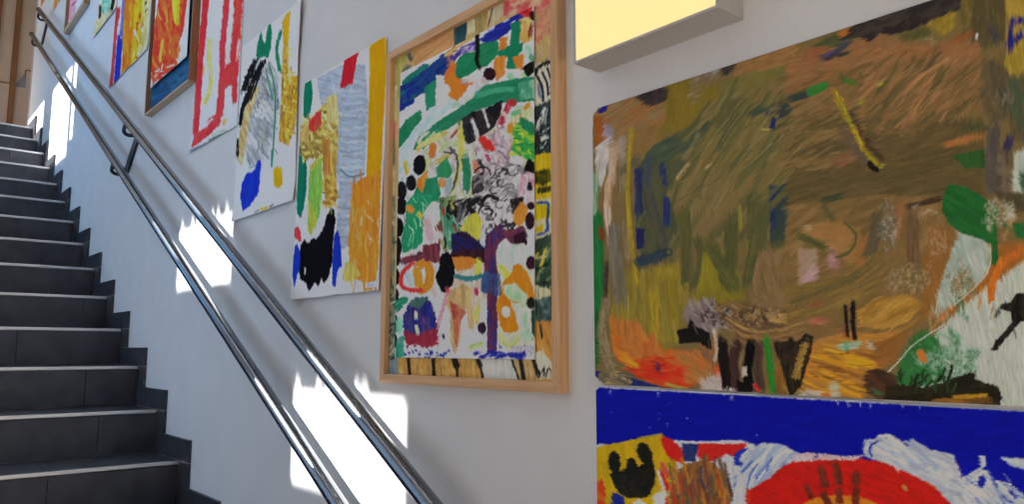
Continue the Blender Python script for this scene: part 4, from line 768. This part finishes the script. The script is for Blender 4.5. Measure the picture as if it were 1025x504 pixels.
P('33295e', [(488, 236), (502, 224), (504, 240), (498, 262), (498, 310), (497, 352), (489, 352), (489, 300), (486, 262)], c2='5a2840', ang=88, tex=.4); P('4a2a4c', [(500, 228), (512, 232), (524, 226), (528, 236), (518, 246), (504, 244)], c2='6a3040'); P('2b1420', [(516, 236), (524, 232), (528, 242), (524, 250), (516, 248)]); P('161316', [(512, 200), (524, 198), (520, 216), (514, 212)], c2='3a3438')
P('b8c4bc', [(498, 256), (500, 246), (506, 240), (514, 246), (524, 244), (530, 254), (526, 266), (514, 268), (508, 274), (500, 268)], c2='a4b8ac', round=True); S(7, 'b0b244', [(502, 268), (508, 274)], c2='c0c080'); P('d0741e', [(516, 266), (524, 268), (532, 284), (534, 300), (524, 304), (512, 300), (502, 298), (504, 284), (512, 276)], c2='c86c1c', round=True); P('d0721c', [(499, 300), (508, 298), (514, 312), (520, 324), (515, 331), (505, 330), (500, 316)], c2='c86a1a', round=True); E('b8b6b4', 507, 312, 3.5, 5)
P('86ae86', [(504, 286), (516, 284), (528, 296), (526, 304), (514, 300), (506, 294)], c2='a8b8a0', dry=.1); P('8ab292', [(520, 304), (530, 306), (532, 340), (524, 338), (518, 318)], c2='b4c0b0', dry=.15); P('d0762c', [(516, 212), (522, 203), (528, 208), (527, 218), (520, 226), (516, 222)]); E('26131c', 531, 221, 3.8, 8); E('2a1420', 532, 263, 4, 6); E('1a1a18', 532, 303, 3.5, 5); S(4, '1f3a30', [(535, 310), (535, 338)], dry=.1); E('201016', 532, 206, 3, 3)
S(8, 'd07a24', [(419, 266), (428, 264), (431, 276), (427, 288), (417, 290)], c2='c87424'); P('d07c28', [(415, 270), (420, 268), (424, 286), (416, 286)]); S(7, '78303e', [(404, 262), (420, 256), (440, 250)], c2='4a2a38', rough=.7); P('5c2a38', [(424, 246), (440, 244), (440, 262), (426, 260)], c2='7a3a40', dry=.1); S(3.4, 'b83232', [(414, 263), (404, 272), (402, 284), (410, 290), (424, 290)])
P('0f0f14', [(442, 258), (447, 253), (452, 256), (455, 270), (453, 282), (448, 290), (444, 292), (440, 284), (437, 276), (441, 268)], round=True); P('d0712c', [(454, 258), (470, 258), (478, 260), (470, 268), (458, 270)], dry=.1); S(5, 'b8b84c', [(480, 260), (478, 276)]); S(4, '2c6c70', [(456, 276), (470, 279), (484, 275)], dry=.05); S(8, '4a5a80', [(488, 276), (486, 288)], c2='38507a'); P('364a78', [(484, 276), (500, 274), (502, 296), (484, 292)], c2='2c3a60', a=.7, tex=.5); S(3, 'a0284a', [(477, 289), (478, 295)]); S(3, 'b8404a', [(448, 288), (450, 294)])
P('a0845a', [(452, 292), (464, 284), (472, 290), (470, 304), (462, 312), (460, 340), (456, 353), (452, 340), (452, 314), (447, 302)], c2='b0946c', ang=85); P('8c4238', [(451, 302), (460, 308), (466, 312), (460, 322), (457, 346), (455, 320)], c2='a06048', dry=.05); S(5, 'b29a70', [(469, 290), (471, 312), (472, 330)]); S(3, 'b29a70', [(480, 300), (478, 325)], dry=.2)
for i in range(9): S(2.6, 'b8667a', [(449-i*1.2, 293+i*4.2), (446-i*1.1, 298+i*4)], c2='c89098')
S(5, 'b4b25a', [(478, 308), (476, 322)], dry=.1); E('2a1a28', 483, 328, 3.5, 5); S(2, '22204a', [(444, 335), (445, 339)])
P('1c2474', [(404, 326), (408, 308), (416, 299), (428, 299), (435, 312), (438, 330), (430, 338), (410, 336)], c2='38305e', tex=.6, rough=3.5); P('8a2a3a', [(405, 332), (420, 336), (437, 328), (438, 344), (428, 346), (418, 344), (408, 346)], c2='7a2438', dry=.05, rough=3.5); P('3a5a58', [(410, 304), (418, 298), (428, 298), (420, 308)], dry=.25); S(3, 'b4b496', [(417, 312), (417, 324), (419, 334)]); E('1c2474', 417, 322, 1.3, 2); S(2, '6a3070', [(424, 318), (426, 324)])
S(6, '1c6c50', [(398, 304), (406, 300)], c2='2a7c60'); S(4, '1c6a50', [(398, 310), (403, 304)]); P('4a8c7a', [(398, 340), (404, 336), (404, 356), (397, 357)], c2='2a7a64'); S(6, '6aa890', [(400, 320), (400, 334)], dry=.3)
s.spots(30, (404, 350, 450, 358), ['1c2480', '2a3488'], .4, 1.1); T(16, (476, 352, 530, 358), ['1c2484', '2a3490'], 9, 2.6, -8, 25); s.spots(16, (500, 345, 534, 356), ['3c4490', '5a62a0'], .3, .7); S(3, '1c2484', [(512, 356), (526, 355)]); S(4, '88a85c', [(471, 348), (484, 344)], c2='a8b880'); S(3.6, 'a6b070', [(505, 342), (512, 346), (520, 337)]); S(3, 'b0b47c', [(500, 336), (508, 342)]); S(5, '9ab8a0', [(526, 338), (532, 336)], dry=.2)
s.drag(1.3, [(460, 90, 70, -28), (440, 180, 40, -50), (500, 190, 40, -45), (450, 270, 60, 75), (500, 320, 60, 85), (430, 330, 40, 80)], .8, .55, seed=4)
# the name along the foot of the sheet
for pts in ([(513, 351), (513, 346), (515, 349), (517, 346), (517, 351)], [(518, 351), (519.5, 346), (521, 351)], [(522, 351), (522, 346), (524, 347), (522.4, 348.5), (524.2, 351)], [(525, 346), (528, 346)], [(526.5, 346), (526.5, 351)], [(529, 346), (529, 351)], [(529, 348.5), (531.5, 348.5)], [(531.5, 346), (531.5, 351)], [(532.6, 351), (533.8, 346), (535, 351)]):
    S(.7, '8e909c', pts, curve=False, rough=0)
tag(s.build('art_sheet', fp, LC, .0012, .0007), 'white sheet covered in green arches, black ovals and orange patches')
# ------------------------------------------------------------------ loose sheets and small frames up the stairs
L8 = (.49, .51, .55); L7 = (.48, .525, .60)
GP = 'loose painted sheets up the stairs'
def paper(pts4, res, base, lightc, y=-.003, zpad=0.):
    """sheet whose corners top-left, bottom-left, bottom-right are read off the wall"""
    bl, br_ = pts4[1], pts4[2]
    xs_ = [wz(*p)[0] for p in pts4]; zs_ = [wz(*p)[1] for p in pts4]
    return Sheet(min(xs_), max(xs_), min(zs_), max(zs_), res, base, 0.)
# silver and gold sheet beside the big frame
s = Sheet(wz(294, 300)[0]-.004, wz(380, 290)[0]+.012, wz(300, 299.5)[1], wz(389, 35.5)[1], 520, 'b7bbc7')
S, P, E, T, Mo = s.S, s.P, s.E, s.dabs, s.mottle
P('96a2b4', [(318, 78), (342, 66), (366, 64), (370, 110), (366, 175), (356, 186), (338, 182), (336, 110), (322, 104)], c2='8494aa', ang=10, dry=.05); Mo((315, 70, 372, 120), ['b0b6c4', '8496b0'], .55, 3, a=.7, seed=3)
P('8592a6', [(339, 108), (367, 104), (366, 174), (355, 186), (354, 210), (352, 246), (344, 250), (339, 236), (341, 180)], c2='98a4b4', ang=5, tex=.4)
for i in range(34):
    yy = 90+i*3.2; S(2.6, ('a4b0c0', '8496ae', '98a8bc', '7c8ea6')[i % 4], [(340+(i*7) % 5, yy), (350, yy+2.5-(i % 3)), (364 if yy < 178 else 353, yy-.5)], dry=.4, a=.7)
S(2, '5c6c82', [(342, 170), (352, 177), (366, 174)])
P('a81c28', [(347, 54), (359, 46.5), (361, 49), (357, 66), (354, 83), (341, 89), (344, 72)], c2='a4202c', rough=.6)
P('c08c0c', [(371, 46), (379, 40), (385, 36), (388, 40), (387, 80), (384, 130), (383, 178), (368, 178), (369, 120), (371, 70)], c2='b8840e', tex=.12, rough=.6, ang=88)
P('0c6850', [(305, 82), (309, 77), (313, 80), (314, 95), (311, 116), (304, 120), (305, 98)], rough=.5, tex=.12); P('0b634f', [(299, 147), (304, 145), (308, 168), (308, 190), (306, 206), (303, 218), (299, 214), (298, 190)], rough=.7, tex=.12)
P('9c8844', [(299, 136), (303, 124), (312, 118), (325, 104), (338, 98), (339, 150), (326, 166), (320, 158), (306, 160), (302, 150)], c2='b4a058', ang=30, tex=.5); T(50, (302, 112, 338, 160), ['c8b870', '8a7434', 'b8a458', '75622c', 'd0c088'], 9, 2.4, 30, 60); P('b0a46c', [(327, 98), (338, 94), (339, 120), (328, 124)], c2='bcb27c')
P('a8853a', [(325, 162), (338, 148), (338, 190), (334, 206), (328, 206), (325, 188)], c2='c0a048', tex=.5); T(24, (326, 172, 338, 206), ['c8aa58', '84642a', 'b89444'], 8, 2.4, 40, 50); S(8, '9a6a30', [(327, 140), (328, 175)], c2='a87a3c')
P('a84438', [(310, 122), (318, 113), (322, 112), (323, 124), (315, 133), (310, 130)], c2='b82c2c', tex=.3); P('b09a60', [(300, 135), (306, 126), (311, 130), (309, 142), (300, 143)], c2='a88a4c')
P('6aa042', [(311, 166), (323, 158), (324, 190), (322, 214), (317, 228), (310, 216), (310, 190)], c2='7aa84c', ang=86); P('a4a840', [(310, 200), (316, 210), (320, 222), (313, 236), (310, 230)], c2='90a840', dry=.05); P('8aa040', [(311, 166), (318, 158), (323, 160), (320, 166), (312, 172)], c2='a8a050')
P('c8781e', [(354, 186), (364, 178), (374, 176), (383, 170), (383, 215), (381, 268), (376, 290), (368, 292), (366, 282), (353, 276), (351, 240)], c2='bc7a2c', ang=88, tex=.35); P('a88c4c', [(358, 210), (366, 205), (366, 272), (356, 272)], c2='c07a24', dry=.25, ang=88); P('aca050', [(346, 280), (348, 262), (354, 262), (364, 274), (356, 282)], c2='b8a860', dry=.1)
T(22, (352, 185, 383, 285), ['d08a30', 'b86a18', 'd09a50'], 30, 1.6, 88, 6, a=.8); T(8, (362, 200, 382, 250), ['c8b8a8'], 8, .9, 80, 40)
P('0a0a10', [(303, 246), (307, 239), (311, 244), (315, 238), (319, 240), (325, 230), (329, 216), (333, 208.5), (336, 210), (338, 220), (336, 240), (335, 262), (332, 276), (328, 284), (325, 279), (322, 286), (318, 283), (313, 292), (310, 284), (303, 279), (301, 266)], tex=.1, rough=.9); S(1.5, 'b4b8c4', [(308, 268), (308, 275)]); S(2, '6a6a40', [(333, 208), (334, 215)])
P('142ca2', [(297.5, 246), (300, 243.5), (303, 252), (303, 266), (300, 276), (298, 288), (295, 276), (296, 258)], tex=.12, rough=.7); P('142ca2', [(337, 236), (340, 230), (343, 238), (345, 266), (341, 270), (339, 287), (336, 286), (335, 262)], tex=.12, rough=.7); P('b83442', [(295, 231), (300, 225.5), (303, 232), (304, 243), (300, 240), (296, 236)], rough=.6)
P('b0b2cc', [(369, 283), (379, 281), (379, 287), (369, 289)], rough=.3); S(.8, '8088b0', [(371, 286), (377, 284.6)])
s.drag(1.8, [(200, 100, 900, 85)], .8, .6, seed=4)
s.outline([(294, 301), (296, 250), (298, 200), (301, 120), (307, 80), (389.5, 34), (386, 160), (382, 291), (340, 295)])
bend = lambda a, b: .004+.003*np.sin(5*b+1)+.006*np.clip(.12-b, 0, 1)/.12*np.clip(1.2-a, 0, 1)
tag(s.build('paper_picture', None, L8, .0005, .001, bend), 'white sheet with silver, gold and orange bands above a black flame shape', 'painting')
# sheet with black, silver and blue
s = Sheet(wz(234, 222)[0]-.003, wz(297, 200)[0]+.012, wz(245, 218.5)[1], wz(306, 0)[1]+.01, 430, 'b3bac9')
S, P, E, T, Mo = s.S, s.P, s.E, s.dabs, s.mottle
P('0f6a50', [(257, 56), (259, 42), (262, 30), (264, 40), (266, 44), (268, 32), (271, 21), (273, 32), (272, 48), (269, 58), (264, 56), (260, 60)], tex=.15, rough=.7); S(3.4, '127055', [(282, 31), (278, 50), (281, 72)], dry=.1, rough=.6); S(2, '127055', [(258, 60), (254, 70)], dry=.3)
P('b88f12', [(283, 22), (287, 15), (292, 10.5), (291, 26), (290, 50), (285, 50), (284, 30)], tex=.2); P('9c7c28', [(284, 46), (290, 46), (290, 76), (302, 77), (301, 104), (296, 130), (290, 146), (280, 142), (282, 100)], c2='b8963a', tex=.5); P('b08a14', [(292, 78), (302, 76), (301, 100), (298, 116), (294, 100)], c2='a8841c'); T(50, (282, 50, 300, 142), ['c8ae54', '80662a', 'b8983c', 'd4c080'], 6, 1.8, 60, 60)
P('8c96a4', [(262, 68), (272, 62), (280, 78), (280, 110), (274, 140), (264, 160), (251, 168), (246, 150), (247, 120), (256, 95)], c2='a4adb8', tex=.5, ang=60); T(80, (249, 70, 279, 165), ['74828f', '9ca6b2', '8490a0', '5c6874', '989884', '6c7884'], 10, 1.5, 65, 40); Mo((250, 85, 275, 125), ['6c7480', 'c0c4c8'], .58, 1.5, seed=12)
P('a89464', [(255, 86), (260, 88), (252, 115), (246, 150), (243, 168), (238, 160), (241, 130), (248, 100)], c2='b8a880', ang=70, tex=.4)
S(6, '101012', [(257, 60), (250, 76), (244, 92)], rough=.6, dry=.1); S(6, '101012', [(264, 62), (254, 82), (246, 104)], rough=.6, dry=.15); S(4, '101012', [(248, 95), (243, 112), (241, 126)], rough=.6); S(2, '18181a', [(262, 72), (252, 100)], dry=.2); S(3, '15140f', [(239, 140), (238, 158)], dry=.3)
S(1.6, '2c7a62', [(270, 62), (276, 90), (276, 120), (273, 166)], rough=.5); S(1.6, '2c7a62', [(267, 70), (274, 100)], dry=.4); S(1.4, '207058', [(273, 150), (272.5, 167)])
P('0f2aa8', [(243, 184), (247, 174), (256, 170), (258, 162), (261, 159.5), (263, 164), (261, 176), (260, 190), (256, 200), (250, 208), (245, 211), (243, 204), (241, 197)], tex=.1, rough=.7, c2='1230ac'); S(1.5, '6a90a0', [(250, 168), (257, 166)], dry=.3)
P('c0960f', [(274.5, 170), (278, 167), (283, 168), (284, 184), (280, 188.5), (275, 186)], tex=.15, rough=.5); S(3, 'b09630', [(264, 210), (271, 207)], dry=.1); S(1.4, '4a4c58', [(273, 208), (276, 204)]); S(1.4, '5a6070', [(258, 213), (262, 210)])
s.drag(1.8, [(200, 100, 900, 85)], .8, .6, seed=4)
s.outline([(234, 223.5), (237, 150), (241, 90), (244, 30), (306, -4), (301, 60), (296, 201), (265, 212)])
bend = lambda a, b: .002+.014*np.clip(a-.72, 0, 1)**1.5/.148*np.clip(b-.1, 0, 1)+.008*np.clip(.1-b, 0, 1)/.1
tag(s.build('paper_picture', None, L7, .0005, .0012, bend), 'white sheet with a blue blob and black, silver and gold streaks, its right edge curling', 'painting')
# sheet with red stripes
s = Sheet(wz(191, 152)[0]-.002, wz(237, 128)[0]+.01, wz(195, 151)[1], 1.24+EYE+.28, 330, 'b4bac8')
S, P, E, T, Mo = s.S, s.P, s.E, s.dabs, s.mottle
S(6.5, 'b02a36', [(209, -30), (205, 20), (202, 50), (200, 80), (198, 112), (196, 136)], c2='b83440', rough=.4); S(6, 'b02a36', [(229, -30), (227, 10), (224, 40), (223, 62), (224, 78)], c2='bb3442', rough=.5); S(9, 'b82e30', [(240, -30), (239, 10), (237, 40), (235, 62)], c2='c0403c', rough=.5)
S(9, 'b82e34', [(231, 66), (228, 76), (225, 84)]); S(7, 'b4303a', [(224, 74), (222, 96), (220, 114), (214, 126)], c2='bc3c44'); S(5, 'b83038', [(238, 60), (236, 84), (235, 104)], rough=.6); S(5, 'b4303a', [(237, 30), (234, 60), (232, 72)]); P('b83038', [(193, 148), (196, 134), (206, 128), (210, 118), (222, 112), (222, 124), (210, 136), (200, 144)], c2='c04048'); P('b83038', [(224, 72), (236, 66), (234, 84), (226, 88)], c2='be3c3c'); S(3, 'b4bac8', [(207, 126), (214, 118)], dry=.3); S(2.5, 'c4a8b0', [(240, 40), (238, 60)], dry=.4)
S(4.5, 'b6b47c', [(211, 40), (210, 60), (212, 75), (210, 92), (205, 104)], dry=.25, c2='b8a850'); S(2, 'b4a24a', [(205, 66), (204, 74)]); S(3, 'b09850', [(226, 120), (225, 124)], dry=.2); S(2.6, '2a7a58', [(211, 140), (222, 136), (232, 131), (239, 126)], c2='3a6a58'); S(3, '6a7282', [(192, 151), (200, 148), (212, 143)]); S(3, '5c6a70', [(212, 141), (217, 138)]); S(2, '9aa890', [(213, 136), (226, 130)], dry=.2)
s.drag(1.8, [(200, 100, 900, 85)], .8, .6, seed=4)
s.outline([(191, 154), (194, 120), (205, -60), (252, -80), (245, 30), (240, 127), (220, 138)])
tag(s.build('paper_picture', None, L7, .0005, .0006, lambda a, b: .002+.006*np.clip(.15-b, 0, 1)/.15*np.clip(1.1-a, 0, 1)), 'white sheet with long red vertical stripes and a green foot line', 'painting')
# small framed red picture
d5 = .034
ax0 = wz(144.5, 113, -d5)[0]; az0 = wz(146, 114.5, -d5)[1]; ax1 = wz(189, 78, -d5)[0]
f5 = thing('framed_painting', ((ax0+ax1)/2, 0, az0), 'wood framed picture of a red and orange sheet on a blue mount', 'painting')
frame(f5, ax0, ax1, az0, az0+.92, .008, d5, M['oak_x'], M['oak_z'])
s = Sheet(ax0+.011, ax1-.011, az0+.011, az0+.909, 200, '1f4a74', -.012)
S, P, E, T, Mo = s.S, s.P, s.E, s.dabs, s.mottle
P('1a4068', [(140, 90), (192, 60), (192, 110), (140, 120)], c2='28567e', ang=-28)
s.build('mount_board', f5, L7, .0006, .0003)
s = Sheet(ax0+.05, ax1-.07, az0+.125, az0+.9, 260, 'b4bac6', -.026)
S, P, E, T, Mo = s.S, s.P, s.E, s.dabs, s.mottle
P('b8322a', [(154, 30), (158, 10), (162, -40), (190, -60), (187, 4), (184, 30), (178, 48), (178, 66), (170, 76), (160, 84), (153, 80), (151, 60)], c2='c05a2c', ang=85, tex=.4)
T(60, (152, -10, 180, 82), ['c8802c', 'b02a24', 'b83c2c', 'c0562c', 'c89a48'], 12, 2, 80, 20, a=.85); P('b4b024', [(172, -20), (181, -24), (180, 14), (178, 27), (175, 22), (173, 10)], c2='c0b83c'); S(3, 'b8302c', [(187, -10), (184, 14), (181, 34)]); S(3.4, 'b8bac8', [(158, -6), (155, 10)], dry=.2); S(3, 'c8a040', [(163, 40), (160, 62)], dry=.2)
T(14, (153, 66, 176, 84), ['c0bcc4', 'b8bac8'], 7, 1.4, -40, 40)
T(10, (178, 55, 188, 75), ['b4bac6'], 8, 2, 80, 30)
s.build('art_sheet', f5, L7, .001, .001)
# orange and yellow sheet
s = Sheet(wz(110, 88)[0]-.002, wz(149, 50)[0], wz(112, 86.5)[1], 1.9+EYE+.42, 230, 'b4b6be')
S, P, E, T, Mo = s.S, s.P, s.E, s.dabs, s.mottle
P('b4b8c0', [(105, -30), (122, -40), (118, 50), (110, 90)]); S(4.2, 'a83230', [(119, 8), (116, 30), (114, 55), (111.5, 90)], c2='9c3038', rough=.4); S(4, '24309a', [(126, -20), (124, 14), (122, 36)], c2='5a60a8'); S(6, '18289a', [(121, 38), (119, 60), (118, 84)], rough=.3)
P('c27a1a', [(126, -20), (138, -26), (137, 20), (134, 46), (131, 66), (122, 76), (123, 50)], c2='b8641c', ang=87, tex=.4); P('c29c1c', [(138, -26), (146, -30), (144, 20), (140, 46), (138, 60), (130, 68), (133, 40)], c2='c8a820', ang=87); P('aaa66a', [(145, -30), (154, -36), (150, 10), (147, 48), (140, 58), (142, 30)], c2='b4b088', ang=87)
T(26, (124, -4, 143, 66), ['c8681c', 'c8a030', 'b4b4b8', 'a84c1c', 'd08a20'], 8, 1.8, 84, 20); S(1.8, '4a3a20', [(147, 2), (146, 4)]); S(1.4, '5a4a24', [(146, 12), (148, 9)]); S(2, 'a85020', [(138, 24), (137.5, 31)]); S(1.4, '4a3018', [(137, 24), (139, 22)])
s.drag(1.8, [(200, 100, 900, 85)], .8, .6, seed=4)
s.outline([(110, 89), (114, 40), (122, -60), (158, -90), (152, 0), (148, 51), (130, 68)])
tag(s.build('paper_picture', None, L7, .0005, .0006, lambda a, b: .002+.004*np.clip(.1-b, 0, 1)/.1), 'sheet with orange, yellow, blue and red vertical bands', 'painting')
# cream sheet with green and black
s = Sheet(wz(93, 38)[0], wz(120, 12)[0], wz(95, 37.5)[1], 2.5+EYE+.4, 170, 'b6b4a6')
S, P, E, T, Mo = s.S, s.P, s.E, s.dabs, s.mottle
P('b8b098', [(90, 10), (118, -6), (114, 16), (94, 40)], c2='aca890'); S(8, '4a9a84', [(107, -40), (107, 0), (106, 10), (107, 14)], c2='8ab0a4', rough=.6); S(3.6, '1a1a18', [(117, -30), (114, 4), (112, 11)], rough=.4); S(2.6, '2a1c24', [(101, 6), (100.5, 18)], rough=.5); S(2, 'b0a060', [(104, 20), (97, 34)], dry=.2); S(3, 'b89a70', [(96, 22), (101, 26)], dry=.3)
s.outline([(94, 39.5), (101, -10), (104, -60), (119, -80), (118, 13.5)])
tag(s.build('paper_picture', None, L7, .0005, .0006, lambda a, b: .002+.006*np.clip(.12-b, 0, 1)/.12), 'cream sheet with green strokes and black marks, beside the pink framed picture', 'painting')
# pink framed picture
d2 = .034
ax0 = wz(63.8, 31, -d2)[0]; az0 = wz(64.5, 32.6, -d2)[1]; ax1 = ax0+.66
f2 = thing('framed_painting', ((ax0+ax1)/2, 0, az0), 'wood framed picture in pink and red at the top of the stairs', 'painting')
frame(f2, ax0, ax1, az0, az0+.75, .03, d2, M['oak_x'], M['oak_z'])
s = Sheet(ax0+.029, ax1-.029, az0+.029, az0+.721, 150, 'b4b0bc', -.014)
S, P, E, T, Mo = s.S, s.P, s.E, s.dabs, s.mottle
P('c090a0', [(68, 22), (70, 0), (72, -30), (80, -30), (77, 6), (74, 18)], c2='b87a8c'); P('a83a48', [(82, 2), (92, -14), (96, -30), (84, -30)], c2='b8404c'); S(2, '3a4a6a', [(69, 24), (78, 16), (86, 9)]); S(2.4, 'b86a78', [(70, -10), (69, 16)]); S(1.6, '6a3050', [(78, 14), (84, 10)]); P('b4bcc8', [(76, 4), (83, -4), (82, 8), (76, 14)]); S(1.6, '8a3a50', [(72, 6), (75, 2)])
s.build('art_sheet', f2, L7, .001, .0006)
# two sheets by the end of the wall, only their lower corners in view
for tip, right, cols, lab in (((53.6, 12), (64, -3), ['b08a58', '5a8a58', 'b06a38'], 'sheet with orange and green paint, its pointed lower corner above the upper handrail'), ((40.6, 8), (49.5, -3), ['b87a4c', 'c0905c', 'a85a34'], 'orange painted sheet at the far end of the white wall, its lower corner in view')):
    x_a, z_a = wz(*tip); x_b, _ = wz(*right)
    s = Sheet(x_a, x_b, z_a, z_a+.62, 120, 'b8b4b0')
    a, b = tip, right
    s.P(cols[0], [(a[0]-4, a[1]+4), (a[0]-1, a[1]-80), (b[0]-3, b[1]-80), (b[0]-4, b[1]+6)], tex=.3)
    s.P(cols[1], [(b[0]-5, b[1]+8), (b[0]-3, b[1]-80), (b[0]+5, b[1]-80), (b[0]+4, b[1]+4)], tex=.3)
    s.S(2.5, cols[2], [(a[0]+2, a[1]-4), (a[0]+5, a[1]-30)], dry=.1)
    tag(s.build('paper_picture', None, L7, .0005, .0004, lambda a, b: .002+0*a), lab, 'painting')
# ------------------------------------------------------------------ light and camera
sd_ = bpy.data.lights.new('sun', 'SUN'); sd_.energy = 22; sd_.angle = .012; sd_.color = (1, .97, .94)
so = bpy.data.objects.new('sun', sd_); C.objects.link(so); so.location = (-4, -4, 8)
so.rotation_euler = Vector(SUN).to_track_quat('-Z', 'Y').to_euler()
w = bpy.data.worlds.new('sky'); bpy.context.scene.world = w; w.use_nodes = True
bg = w.node_tree.nodes['Background']; bg.inputs[1].default_value = .1
nt = w.node_tree; tc = nt.nodes.new('ShaderNodeTexCoord'); sx = nt.nodes.new('ShaderNodeSeparateXYZ'); rp = nt.nodes.new('ShaderNodeValToRGB')
rp.color_ramp.elements[0].position = .0; rp.color_ramp.elements[0].color = (1.0, .93, .86, 1)
rp.color_ramp.elements[1].position = .8; rp.color_ramp.elements[1].color = (.62, .80, 1.0, 1)
nt.links.new(tc.outputs['Generated'], sx.inputs[0]); nt.links.new(sx.outputs['Z'], rp.inputs[0]); nt.links.new(rp.outputs[0], bg.inputs[0])
cd = bpy.data.cameras.new('camera'); co_ = bpy.data.objects.new('camera', cd); C.objects.link(co_)
cd.sensor_fit = 'HORIZONTAL'; cd.sensor_width = 36; cd.lens = FOC/PW*36; cd.clip_start = .02
from mathutils import Matrix
co_.matrix_world = Matrix(((rt2[0], up2[0], -fw[0], CAM[0]), (rt2[1], up2[1], -fw[1], CAM[1]), (rt2[2], up2[2], -fw[2], CAM[2]), (0, 0, 0, 1)))
sc = bpy.context.scene; sc.camera = co_
sc.view_settings.view_transform = 'Standard'; sc.view_settings.look = 'None'; sc.view_settings.gamma = 1; sc.view_settings.exposure = -.08
sc.view_settings.use_curve_mapping = False
